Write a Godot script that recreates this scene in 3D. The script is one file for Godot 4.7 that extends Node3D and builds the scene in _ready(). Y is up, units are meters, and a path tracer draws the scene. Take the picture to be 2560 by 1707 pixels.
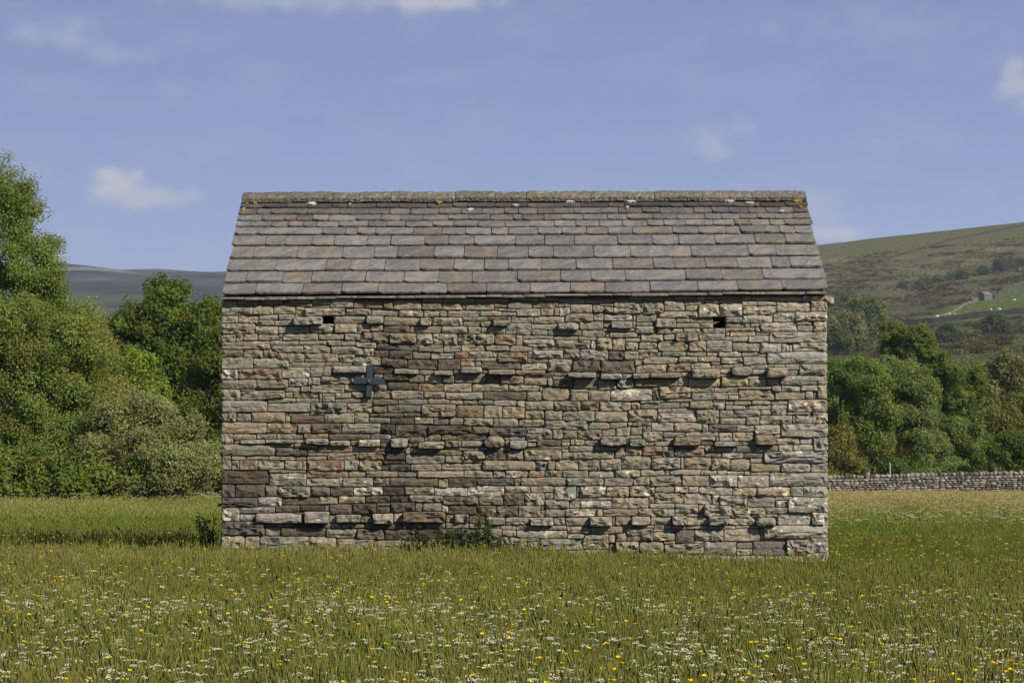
extends Node3D
# A stone field barn in a hay meadow: y up, metres. The barn's front wall lies in the plane z = 0, the camera stands 38 m in front of it.

const EYE := Vector3(0, 1.65, 38)
const GABLE_LEFT := -4.60
const GABLE_RIGHT := 5.00
const REAR := -5.70
const HOLES := [[-3.006, -2.840, 3.692, 3.810], [3.200, 3.393, 3.617, 3.797]]

var M := {}
var taken := {}
var rng := RandomNumberGenerator.new()
var rough := FastNoiseLite.new()
var patchy := FastNoiseLite.new()


func _ready() -> void:
	view_and_light()
	rng.seed = 11
	rough.seed = 5
	rough.noise_type = FastNoiseLite.TYPE_SIMPLEX_SMOOTH
	rough.frequency = 1.0
	rough.fractal_type = FastNoiseLite.FRACTAL_FBM
	rough.fractal_octaves = 3
	patchy.seed = 21
	patchy.noise_type = FastNoiseLite.TYPE_SIMPLEX_SMOOTH
	patchy.frequency = 1.0
	patchy.fractal_type = FastNoiseLite.FRACTAL_FBM
	patchy.fractal_octaves = 3
	make_materials()
	build_ground()
	build_hills()
	build_barn()
	build_dry_stone_wall()
	build_near_trees()
	build_far_trees()
	build_hillside_things()
	build_meadow()
	build_plants_at_wall()


# ---------------------------------------------------------------- camera, sky, sun
func view_and_light() -> void:
	var cam := Camera3D.new()
	cam.name = "camera"
	cam.position = EYE
	cam.rotation.x = atan((1130.0 - 853.5) / 5992.0)
	cam.fov = rad_to_deg(2.0 * atan(853.5 / 5992.0))
	cam.near = 0.5
	cam.far = 12000.0
	add_child(cam)
	var sun := DirectionalLight3D.new()
	sun.name = "sun"
	add_child(sun)
	sun.look_at_from_position(Vector3.ZERO, -Vector3(0.60, 0.60, 0.53), Vector3.UP)
	sun.light_energy = SUN_ENERGY
	sun.light_color = Color(1.0, 0.95, 0.875)
	sun.light_angular_distance = 0.6
	sun.shadow_enabled = true
	var e := Environment.new()
	e.background_mode = Environment.BG_SKY
	var m := PanoramaSkyMaterial.new()
	m.panorama = painted_air()
	m.energy_multiplier = 1.0 / EXPOSURE
	var sky := Sky.new()
	sky.sky_material = m
	e.sky = sky
	e.tonemap_mode = Environment.TONE_MAPPER_LINEAR
	e.tonemap_exposure = EXPOSURE
	e.fog_enabled = true
	e.fog_density = 0.00009
	e.fog_light_color = Color(0.80, 0.86, 0.96)
	e.sdfgi_enabled = true
	e.ssao_enabled = true
	e.ssil_enabled = true
	var w := WorldEnvironment.new()
	w.name = "environment"
	w.environment = e
	add_child(w)


const SUN_ENERGY := 1.38
const EXPOSURE := 1.42
# soft clouds: bearing and elevation in degrees, half width, half height, strength, raggedness
const CLOUDS := [
	[-9.55, 6.5, 0.42, 0.26, 1.0, 0.45], [-8.95, 6.5, 0.30, 0.20, 0.8, 0.5], [-9.4, 6.25, 0.75, 0.42, 0.95, 0.5], [-9.0, 6.0, 1.1, 0.34, 0.75, 0.5], [-8.2, 5.95, 0.9, 0.22, 0.55, 0.5], [-7.7, 6.05, 0.35, 0.25, 0.5, 0.6],
	[-5.2, 10.75, 3.4, 0.42, 0.50, 0.7], [-1.9, 10.75, 1.8, 0.38, 0.80, 0.6], [-10.7, 9.75, 1.2, 0.42, 0.40, 0.8], [-9.5, 9.35, 0.9, 0.3, 0.30, 0.8],
	[12.0, 8.6, 0.5, 0.75, 0.65, 0.7], [4.8, 7.3, 0.55, 0.6, 0.42, 0.9], [5.5, 7.75, 0.4, 0.3, 0.25, 0.9], [7.7, 5.15, 0.9, 0.22, 0.9, 0.4], [7.2, 5.75, 0.8, 0.5, 0.45, 0.6],
	[-8.2, 8.6, 0.4, 0.2, 0.25, 0.8], [1.5, 11.6, 7.0, 0.8, 0.35, 0.9], [9.0, 9.9, 3.0, 0.5, 0.12, 0.9],
]


# clear air: elevation in degrees and colour
const AIR := [[-1.0, 0.643, 0.702, 0.829], [3.0, 0.631, 0.694, 0.827], [5.0, 0.605, 0.672, 0.817], [7.0, 0.563, 0.635, 0.796], [9.0, 0.529, 0.6, 0.768], [11.0, 0.512, 0.578, 0.747], [25.0, 0.465, 0.526, 0.685], [50.0, 0.410, 0.465, 0.620], [90.0, 0.375, 0.430, 0.575]]


func air(el: float) -> Color:
	for i in AIR.size() - 1:
		if el < AIR[i + 1][0]:
			var t: float = clampf((el - AIR[i][0]) / (AIR[i + 1][0] - AIR[i][0]), 0.0, 1.0)
			return Color(lerpf(AIR[i][1], AIR[i + 1][1], t), lerpf(AIR[i][2], AIR[i + 1][2], t), lerpf(AIR[i][3], AIR[i + 1][3], t))
	return Color(AIR[-1][1], AIR[-1][2], AIR[-1][3])


func painted_air() -> ImageTexture:
	# a panorama of clear air with thin cloud all round; its two ends meet in the north, where the camera looks
	var n := FastNoiseLite.new()
	n.seed = 3
	n.noise_type = FastNoiseLite.TYPE_SIMPLEX_SMOOTH
	n.frequency = 0.012
	n.fractal_octaves = 4
	var broad := n.get_seamless_image(512, 256)
	var veil := Image.create_empty(512, 256, false, Image.FORMAT_RGBA8)
	veil.fill(Color(0.67, 0.68, 0.765, 0.0))
	for y in 128:
		var fade: float = clampf((128 - y) / 18.0, 0.0, 1.0)
		for x in 512:
			var q: float = clampf((broad.get_pixel(x, y * 2).r - 0.58) * 1.8, 0.0, 0.6) * fade
			var near: float = maxf(minf(x + 0.5, 511.5 - x) * 0.703 / 16.0, absf((127.5 - y) * 0.703 - 3.0) / 11.0)
			q *= clampf((near - 0.9) / 0.4, 0.0, 1.0)
			veil.set_pixel(x, y, Color(0.67, 0.68, 0.765, q))
	veil.resize(4096, 2048, Image.INTERPOLATE_CUBIC)
	var im := Image.create_empty(4096, 2048, false, Image.FORMAT_RGBA8)
	for y in 2048:
		im.fill_rect(Rect2i(0, y, 4096, 1), air(90.0 - (y + 0.5) * 180.0 / 2048.0))
	im.blend_rect(veil, Rect2i(0, 0, 4096, 2048), Vector2i.ZERO)
	var fine := FastNoiseLite.new()
	fine.seed = 8
	fine.frequency = 0.9
	fine.fractal_octaves = 5
	var cloud := Color(0.745, 0.752, 0.800)
	for y in range(890, 1024):
		var el: float = 90.0 - (y + 0.5) * 180.0 / 2048.0
		for x in range(-198, 198):
			var az: float = (x + 0.5) * 360.0 / 4096.0
			var a := 0.0
			for c in CLOUDS:
				var dx: float = (az - c[0]) / c[2]
				var dy: float = (el - c[1]) / c[3]
				if dy < 0.0:
					dy *= 1.3
				var r: float = sqrt(dx * dx + dy * dy) + c[5] * fine.get_noise_2d(az * 1.3 + c[0] * 7.0, el * 2.2)
				if r < 1.25:
					var s: float = clampf((1.25 - r) / 1.0, 0.0, 1.0)
					a = maxf(a, s * s * (3.0 - 2.0 * s) * c[4])
			a += maxf(0.0, fine.get_noise_2d(az * 0.28, el * 0.9 + 40.0)) * 0.22
			if a > 0.003:
				im.set_pixel(posmod(x, 4096), y, air(el).lerp(cloud, minf(a * 1.05, 1.0)))
	return ImageTexture.create_from_image(im)


# ---------------------------------------------------------------- helpers
class Shape:
	# flat-shaded triangles with colours and plan texture coordinates in metres
	var v := PackedVector3Array()
	var n := PackedVector3Array()
	var c := PackedColorArray()
	var uv := PackedVector2Array()
	var color := Color.WHITE
	var shift := Vector2.ZERO

	func tri(a: Vector3, b: Vector3, d: Vector3) -> void:  # counter-clockwise seen from outside
		var nn := (b - a).cross(d - a).normalized()
		for p: Vector3 in [a, d, b]:
			v.push_back(p)
			n.push_back(nn)
			c.push_back(color)
			uv.push_back(Vector2(p.x + 0.7 * p.z, -p.y + 0.4 * p.z) + shift)

	func quad(a: Vector3, b: Vector3, d: Vector3, e: Vector3) -> void:
		tri(a, b, d)
		tri(a, d, e)

	func box(lo: Vector3, hi: Vector3) -> void:
		var p := func(i: int, j: int, k: int) -> Vector3: return Vector3(hi.x if i else lo.x, hi.y if j else lo.y, hi.z if k else lo.z)
		quad(p.call(0, 0, 1), p.call(1, 0, 1), p.call(1, 1, 1), p.call(0, 1, 1))
		quad(p.call(1, 0, 0), p.call(0, 0, 0), p.call(0, 1, 0), p.call(1, 1, 0))
		quad(p.call(1, 0, 1), p.call(1, 0, 0), p.call(1, 1, 0), p.call(1, 1, 1))
		quad(p.call(0, 0, 0), p.call(0, 0, 1), p.call(0, 1, 1), p.call(0, 1, 0))
		quad(p.call(0, 1, 1), p.call(1, 1, 1), p.call(1, 1, 0), p.call(0, 1, 0))
		quad(p.call(0, 0, 0), p.call(1, 0, 0), p.call(1, 0, 1), p.call(0, 0, 1))

	func add(o: Shape, at := Vector3.ZERO) -> void:
		for i in o.v.size():
			v.push_back(o.v[i] + at)
		n.append_array(o.n)
		c.append_array(o.c)
		uv.append_array(o.uv)

	func tube(points: Array, radii: Array, sides := 6) -> void:
		var rings := []
		for i in points.size():
			var p: Vector3 = points[i]
			var d: Vector3 = (points[mini(i + 1, points.size() - 1)] - points[maxi(i - 1, 0)]).normalized()
			var s := d.cross(Vector3(0.31, 0.2, 0.93)).normalized()
			var t := d.cross(s)
			var ring := []
			for k in sides:
				var a := TAU * k / sides
				ring.append(p + (s * cos(a) + t * sin(a)) * radii[i])
			rings.append(ring)
		for i in rings.size() - 1:
			for k in sides:
				var l := (k + 1) % sides
				quad(rings[i][k], rings[i][l], rings[i + 1][l], rings[i + 1][k])

	func mesh(mat: Material) -> ArrayMesh:
		var arrays := []
		arrays.resize(Mesh.ARRAY_MAX)
		arrays[Mesh.ARRAY_VERTEX] = v
		arrays[Mesh.ARRAY_NORMAL] = n
		arrays[Mesh.ARRAY_COLOR] = c
		arrays[Mesh.ARRAY_TEX_UV] = uv
		var m := ArrayMesh.new()
		m.add_surface_from_arrays(Mesh.PRIMITIVE_TRIANGLES, arrays)
		m.surface_set_material(0, mat)
		return m


func numbered(called: String) -> String:
	taken[called] = taken.get(called, -1) + 1
	return called if taken[called] == 0 else "%s_%03d" % [called, taken[called]]


func piece(called: String, mesh: Mesh, parent: Node3D, at := Vector3.ZERO) -> MeshInstance3D:
	var o := MeshInstance3D.new()
	o.name = called
	o.mesh = mesh
	o.position = at
	parent.add_child(o, true)
	return o


func tag(o: Node, label: String, category := "", group := "", kind := "") -> void:
	if label:
		o.set_meta("label", label)
	if category:
		o.set_meta("category", category)
	if group:
		o.set_meta("group", group)
	if kind:
		o.set_meta("kind", kind)


func thing(called: String, label: String, category: String, at := Vector3.ZERO, group := "") -> Node3D:
	var o := Node3D.new()
	o.name = numbered(called)
	o.position = at
	add_child(o)
	tag(o, label, category, group)
	return o


func scatter(called: String, mesh: Mesh, places: Array, tints: PackedColorArray, parent: Node3D) -> MultiMeshInstance3D:
	var mm := MultiMesh.new()
	mm.transform_format = MultiMesh.TRANSFORM_3D
	mm.use_colors = true
	mm.mesh = mesh
	mm.instance_count = places.size()
	for i in places.size():
		mm.set_instance_transform(i, places[i])
		mm.set_instance_color(i, tints[i])
	var o := MultiMeshInstance3D.new()
	o.name = called
	o.multimesh = mm
	parent.add_child(o, true)
	return o


func rnd(a: float, b: float) -> float:
	return rng.randf_range(a, b)


func lin(r: float, g: float, b: float) -> Color:
	return Color(r, g, b)


func toned(c: Color, f: float) -> Color:
	return Color(c.r * f, c.g * f, c.b * f)


func table(rows: Array, x: float) -> float:  # [x, y] pairs with x rising, joined by straight lines
	if x <= rows[0][0]:
		return rows[0][1]
	for i in rows.size() - 1:
		if x < rows[i + 1][0]:
			return lerpf(rows[i][1], rows[i + 1][1], (x - rows[i][0]) / (rows[i + 1][0] - rows[i][0]))
	return rows[-1][1]


# ---------------------------------------------------------------- materials
func noise_bytes(size: int, freq: float, sd: int, octaves: int, ridged := false) -> PackedByteArray:
	var n := FastNoiseLite.new()
	n.seed = sd
	n.frequency = freq
	n.noise_type = FastNoiseLite.TYPE_SIMPLEX_SMOOTH
	n.fractal_octaves = octaves
	if ridged:
		n.fractal_type = FastNoiseLite.FRACTAL_RIDGED
	var im := n.get_seamless_image(size, size)
	im.convert(Image.FORMAT_L8)
	return im.get_data()


func stone_texture(sd: int, spots: int, spot_r: Vector2, speckle: float, streak := false, base := 0.45) -> ImageTexture:
	# relative colour: base is the stone's own tone, 1 is pale crustose lichen; 4 mm a pixel
	var size := 512
	var broad := noise_bytes(size, 0.012, sd, 3)
	var mid := noise_bytes(size, 0.05, sd + 1, 3)
	var fine := noise_bytes(size, 0.22, sd + 2, 2)
	var val := PackedFloat32Array()
	val.resize(size * size)
	var pale := PackedFloat32Array()
	pale.resize(size * size)
	for i in size * size:
		var b: float = broad[i] / 255.0
		var m: float = mid[i] / 255.0
		var f: float = fine[i] / 255.0
		var q := base * (0.72 + 0.22 * b + 0.30 * m + 0.10 * f)
		if m < 0.30 - 0.08 * f:
			q *= 0.80
		if f > 0.80 - speckle * b:
			q *= 1.22
		if streak and m > 0.64 - 0.1 * f and b < 0.52:
			q *= 0.70
		val[i] = q
	var r := RandomNumberGenerator.new()
	r.seed = sd
	for s in spots:
		var cx := r.randf() * size
		var cy := r.randf() * size
		var rad := r.randf_range(spot_r.x, spot_r.y) * (1.0 if r.randf() < 0.8 else 1.8)
		var ring := r.randf() < 0.35
		var strength := r.randf_range(0.35, 1.0)
		for y in range(-int(rad) - 2, int(rad) + 3):
			for x in range(-int(rad) - 2, int(rad) + 3):
				var px := posmod(int(cx) + x, size)
				var py := posmod(int(cy) + y, size)
				var i := py * size + px
				var d := sqrt(float(x * x + y * y)) + (mid[i] / 255.0 - 0.5) * rad * 1.5
				if d < rad and not (ring and d < rad * 0.55):
					pale[i] = maxf(pale[i], strength)
	var out := PackedByteArray()
	out.resize(size * size * 3)
	for i in size * size:
		var w: float = (mid[i] - fine[i]) / 255.0 * 0.10 + (broad[i] / 255.0 - 0.5) * 0.22
		var k := Color(val[i] * (1.0 + w), val[i], val[i] * (1.0 - w))
		k = k.lerp(Color(0.97, 0.97, 0.92), pale[i] * 0.85)
		k = k.linear_to_srgb()
		out[i * 3] = clampi(int(k.r * 255.0), 0, 255)
		out[i * 3 + 1] = clampi(int(k.g * 255.0), 0, 255)
		out[i * 3 + 2] = clampi(int(k.b * 255.0), 0, 255)
	return ImageTexture.create_from_image(Image.create_from_data(size, size, false, Image.FORMAT_RGB8, out))


func relief_texture(freq: float, sd: int, ridged: bool) -> ImageTexture:
	return ImageTexture.create_from_image(Image.create_from_data(512, 512, false, Image.FORMAT_L8, noise_bytes(512, freq, sd, 5, ridged)))


func colored(called: String, roughness := 0.95, specular := 0.25) -> StandardMaterial3D:
	var m := StandardMaterial3D.new()
	m.resource_name = called
	m.vertex_color_use_as_albedo = true
	m.roughness = roughness
	m.metallic_specular = specular
	return m


func textured(called: String, albedo: Texture2D, relief: Texture2D, metres: float, depth: float) -> StandardMaterial3D:
	var m := colored(called)
	m.albedo_texture = albedo
	m.uv1_scale = Vector3.ONE / metres
	m.heightmap_enabled = true
	m.heightmap_texture = relief
	m.heightmap_scale = depth
	return m


func leafy(called: String, through := 0.5) -> StandardMaterial3D:
	var m := colored(called, 0.8, 0.15)
	m.cull_mode = BaseMaterial3D.CULL_DISABLED
	m.backlight_enabled = true
	m.backlight = Color(through, through, through * 0.6).linear_to_srgb()
	return m


func make_materials() -> void:
	var rel := relief_texture(0.03, 41, true)
	var rel2 := relief_texture(0.02, 43, false)
	M.stone = textured("sandstone", stone_texture(61, 26, Vector2(2.0, 5.5), 0.10, false, 0.33), rel, 2.0, 0.9)
	M.lichened = textured("lichened sandstone", stone_texture(67, 150, Vector2(2.5, 8.0), 0.22, false, 0.33), rel, 2.0, 0.9)
	M.crusted = textured("sandstone crusted with white lichen", stone_texture(69, 330, Vector2(3.0, 11.0), 0.3, false, 0.36), rel, 2.0, 0.9)
	M.slate = textured("stone slate", stone_texture(71, 40, Vector2(1.0, 3.5), 0.12, true), rel2, 2.6, 0.7)
	M.ridge = textured("lichened ridge stone", stone_texture(79, 300, Vector2(2.5, 9.0), 0.30), rel, 2.0, 2.4)
	M.mortar = textured("lime mortar and earth", stone_texture(83, 0, Vector2.ONE, 0.1), rel, 1.5, 1.5)
	M.iron = colored("black painted iron", 0.5, 0.5)
	M.lichen = textured("lichen crust", stone_texture(89, 60, Vector2(1, 3), 0.2), rel, 0.8, 0.6)
	M.bark = textured("bark", stone_texture(97, 60, Vector2(1, 4), 0.1), rel, 1.2, 2.0)
	M.grass = leafy("grass blades", 0.6)
	M.flower = leafy("petals", 0.25)
	M.leaf = leafy("leaves", 0.95)
	M.wood = textured("weathered timber", stone_texture(101, 10, Vector2(1, 2), 0.1), rel, 0.7, 0.6)
	M.wool = colored("wool", 1.0, 0.1)
	var soil := colored("meadow soil and thatch", 1.0, 0.05)
	var st := stone_texture(103, 0, Vector2.ONE, 0.2)
	soil.albedo_texture = st
	soil.uv1_triplanar = true
	soil.uv1_world_triplanar = true
	soil.uv1_scale = Vector3.ONE / 3.1
	M.soil = soil
	var moor := colored("rough moorland", 1.0, 0.05)
	moor.albedo_texture = stone_texture(107, 260, Vector2(2, 5), 0.25)
	moor.uv1_triplanar = true
	moor.uv1_world_triplanar = true
	moor.uv1_scale = Vector3.ONE / 75.0
	moor.heightmap_enabled = true
	moor.heightmap_texture = rel
	moor.heightmap_scale = 160.0
	M.moor = moor


# ---------------------------------------------------------------- ground
const FALL := [[-400.0, -6.0], [-160.0, -2.6], [-92.0, -0.95], [-52.0, -0.55], [-12.0, -0.41], [-5.0, -0.37], [1.0, -0.345], [8.0, -0.35], [21.0, -0.35], [60.0, -0.35]]


func ground_at(x: float, z: float) -> float:
	var h := table(FALL, z)
	h -= (0.012 * clampf(x, -20.0, 0.0) + 0.030 * clampf(x, 0.0, 6.0)) * clampf(1.0 - absf(z) / 60.0, 0.0, 1.0)
	h += 0.05 * patchy.get_noise_2d(x * 0.11, z * 0.11) + 0.02 * patchy.get_noise_2d(x * 0.5 + 9.0, z * 0.5)
	return h


func grid(xs: Array, zs: Array, height: Callable, paint: Callable, mat: Material) -> ArrayMesh:
	var v := PackedVector3Array()
	var n := PackedVector3Array()
	var c := PackedColorArray()
	var ix := PackedInt32Array()
	for j in zs.size():
		for i in xs.size():
			var p := Vector3(xs[i], height.call(xs[i], zs[j]), zs[j])
			v.push_back(p)
			c.push_back(paint.call(p))
	var w := xs.size()
	for j in zs.size():
		for i in w:
			var dx: Vector3 = v[j * w + mini(i + 1, w - 1)] - v[j * w + maxi(i - 1, 0)]
			var dz: Vector3 = v[mini(j + 1, zs.size() - 1) * w + i] - v[maxi(j - 1, 0) * w + i]
			var q := dz.cross(dx).normalized()
			n.push_back(q if q.y > 0.0 else -q)
	for j in zs.size() - 1:
		for i in w - 1:
			var a := j * w + i
			ix.append_array([a, a + 1, a + w, a + 1, a + w + 1, a + w] if zs[1] > zs[0] else [a, a + w, a + 1, a + 1, a + w, a + w + 1])
	var arrays := []
	arrays.resize(Mesh.ARRAY_MAX)
	arrays[Mesh.ARRAY_VERTEX] = v
	arrays[Mesh.ARRAY_NORMAL] = n
	arrays[Mesh.ARRAY_COLOR] = c
	arrays[Mesh.ARRAY_INDEX] = ix
	var m := ArrayMesh.new()
	m.add_surface_from_arrays(Mesh.PRIMITIVE_TRIANGLES, arrays)
	m.surface_set_material(0, mat)
	return m


func steps(from: float, to: float, by: float) -> Array:
	var out := []
	var n := int(round((to - from) / by))
	for i in n + 1:
		out.append(from + (to - from) * i / n)
	return out


func build_ground() -> void:
	var xs := steps(-420, -60, 12) + steps(-58, 58, 1.2) + steps(60, 420, 12)
	var zs := steps(-400, -140, 8) + steps(-138, 60, 1.2) + steps(64, 160, 8)
	var paint := func(p: Vector3) -> Color:
		var s := meadow_state(p.x, p.z)
		return Color(0.22, 0.21, 0.06).lerp(Color(0.10, 0.20, 0.035), s.y).lerp(Color(0.50, 0.43, 0.20), s.x * 0.8)
	var o := piece("ground", grid(xs, zs, ground_at, paint, M.soil), self)
	tag(o, "", "", "", "structure")


func meadow_state(x: float, z: float) -> Vector2:  # how strawy, how lush (0..1): the sward's own growth
	var straw := 0.0
	if x > 4.0 and z < -14.0:
		straw = clampf((-14.0 - z) / 45.0, 0.0, 1.0) * clampf((x - 4.0) / 5.0, 0.0, 1.0)
	if x < -4.0:
		straw = maxf(straw, 0.35 * clampf((-12.0 - z) / 14.0, 0.0, 1.0))
	straw = maxf(straw, 0.30 * clampf(1.0 - absf(z - 3.5) / 4.5, 0.0, 1.0) * clampf((3.0 - x) / 6.0, 0.0, 1.0))
	straw = clampf(straw + 0.35 * patchy.get_noise_2d(x * 0.16 + 50.0, z * 0.12), 0.0, 1.0)
	var lush := clampf(1.3 - absf(z + 5.0) / 6.5, 0.0, 1.0) * clampf((absf(x - 0.2) - 3.0) / 1.0, 0.0, 1.0)
	lush = clampf(lush + 0.9 * patchy.get_noise_2d(x * 0.25, z * 0.2 + 80.0) * (0.6 if z > 0.0 else 0.25), 0.0, 1.0)
	return Vector2(straw, lush)


# ---------------------------------------------------------------- hills
const SLOPE := [[120.0, -4.0], [200.0, -1.0], [300.0, 4.0], [450.0, 15.0], [600.0, 27.0], [750.0, 38.0], [900.0, 49.0], [1000.0, 59.0], [1100.0, 69.5], [1250.0, 90.0], [1400.0, 112.0], [1600.0, 143.0], [1750.0, 160.0], [1900.0, 175.0], [2000.0, 181.0], [2300.0, 176.0]]
const FELL := [[600.0, -6.0], [1000.0, 30.0], [1400.0, 68.0], [2000.0, 120.0], [2700.0, 188.0], [3150.0, 238.0], [3450.0, 262.0], [3800.0, 250.0]]


func hill_at(x: float, z: float) -> float:
	var d := 38.0 - z
	var h := table(SLOPE, d)
	h = h * (1.0 + 1.25 * (x / d - 0.17))
	var a := clampf((d - 350.0) / 500.0, 0.0, 1.0)
	h += a * (1.8 * patchy.get_noise_2d(x * 0.006, z * 0.006) + 0.7 * patchy.get_noise_2d(x * 0.03, z * 0.022))
	return h


func hill_color(p: Vector3) -> Color:
	var d := 38.0 - p.z
	var t := p.x / d
	var n := patchy.get_noise_2d(p.x * 0.011, p.z * 0.006)
	var m := patchy.get_noise_2d(p.x * 0.05 + 30.0, p.z * 0.022)
	var olive := Color(0.215, 0.225, 0.080)
	var tan_ := Color(0.34, 0.285, 0.155)
	var dark := Color(0.155, 0.146, 0.076)
	var k := olive
	var edge := 1500.0 + 60.0 * n
	if d < edge:
		var share := clampf((d - 1120.0) / 170.0, 0.0, 1.0)
		k = dark.lerp(tan_, clampf(share * (0.55 + 1.3 * m + 0.9 * n), 0.0, 1.0))
		k = k.lerp(olive, clampf(0.35 - 1.6 * m, 0.0, 0.8) * share)
		if d < 1140.0:
			k = k.lerp(tan_, clampf(1.8 * m - 0.15, 0.0, 0.6))
			k = k.lerp(Color(0.13, 0.16, 0.055), clampf(0.6 - 2.0 * n, 0.0, 0.6))
	else:
		k = olive.lerp(tan_, clampf(m * 0.9 - 0.12, 0.0, 0.4))
	if in_pasture(t, d):
		k = Color(0.20, 0.285, 0.065).lerp(Color(0.17, 0.22, 0.06), clampf(0.5 + m, 0.0, 1.0))
	if d < 890.0:
		k = k.lerp(Color(0.15, 0.21, 0.06), clampf((890.0 - d) / 200.0, 0.0, 0.75) * clampf(0.9 + n, 0.0, 1.0))
	return k


func in_pasture(t: float, d: float) -> bool:
	return t > 0.158 and d > 895.0 and d < 912.0 + clampf((t - 0.1586) / 0.055, 0.0, 1.4) * 290.0


func fell_at(x: float, z: float) -> float:
	var d := 38.0 - z
	var h := table(FELL, d)
	var t := x / d
	h *= 1.0 + 0.30 * clampf(-0.150 - t, 0.0, 0.2) + 0.6 * clampf(-0.158 - t, 0.0, 0.05)
	h += clampf((d - 900.0) / 900.0, 0.0, 1.0) * (9.0 * patchy.get_noise_2d(x * 0.0025, z * 0.0025) + 2.0 * patchy.get_noise_2d(x * 0.015, z * 0.012))
	return h


func fell_color(p: Vector3) -> Color:
	var d := 38.0 - p.z
	var m := patchy.get_noise_2d(p.x * 0.012, p.z * 0.004)
	var n := patchy.get_noise_2d(p.x * 0.004 + 7.0, p.z * 0.002)
	var k := Color(0.078, 0.090, 0.080).lerp(Color(0.19, 0.17, 0.11), clampf(m * 1.0 + clampf((d - 3100.0) / 500.0, 0.0, 0.35), 0.0, 0.7))
	k = k.lerp(Color(0.12, 0.16, 0.075), clampf((2500.0 - d) / 900.0 + n, 0.0, 0.9))
	k = toned(k, 1.0 + 0.9 * patchy.get_noise_2d(p.x * 0.009 + 3.0, p.z * 0.0035))
	var scar := patchy.get_noise_2d(p.x * 0.010 + 60.0, p.z * 0.0045 + 9.0)
	if d > 2750.0 and d < 3250.0 and scar > 0.33:  # limestone screes below the rim
		k = k.lerp(Color(0.42, 0.40, 0.38), clampf((scar - 0.33) * 6.0, 0.0, 0.8))
	return k


func build_hills() -> void:
	var o := piece("hill", grid(steps(-240, 760, 7), steps(-2250, -120, 9), hill_at, hill_color, M.moor), self)
	tag(o, "", "", "", "structure")
	var f := piece("moor", grid(steps(-1900, 300, 22), steps(-3800, -390, 26), fell_at, fell_color, M.moor), self)
	tag(f, "", "", "", "structure")


# ---------------------------------------------------------------- masonry
func box_distance(r: Array, x: float, y: float) -> float:  # to a rectangle given as left, right, bottom, top
	var dx := maxf(r[0] - x, x - r[1])
	var dy := maxf(r[2] - y, y - r[3])
	if dx > 0.0 and dy > 0.0:
		return sqrt(dx * dx + dy * dy)
	return maxf(dx, dy)


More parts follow.
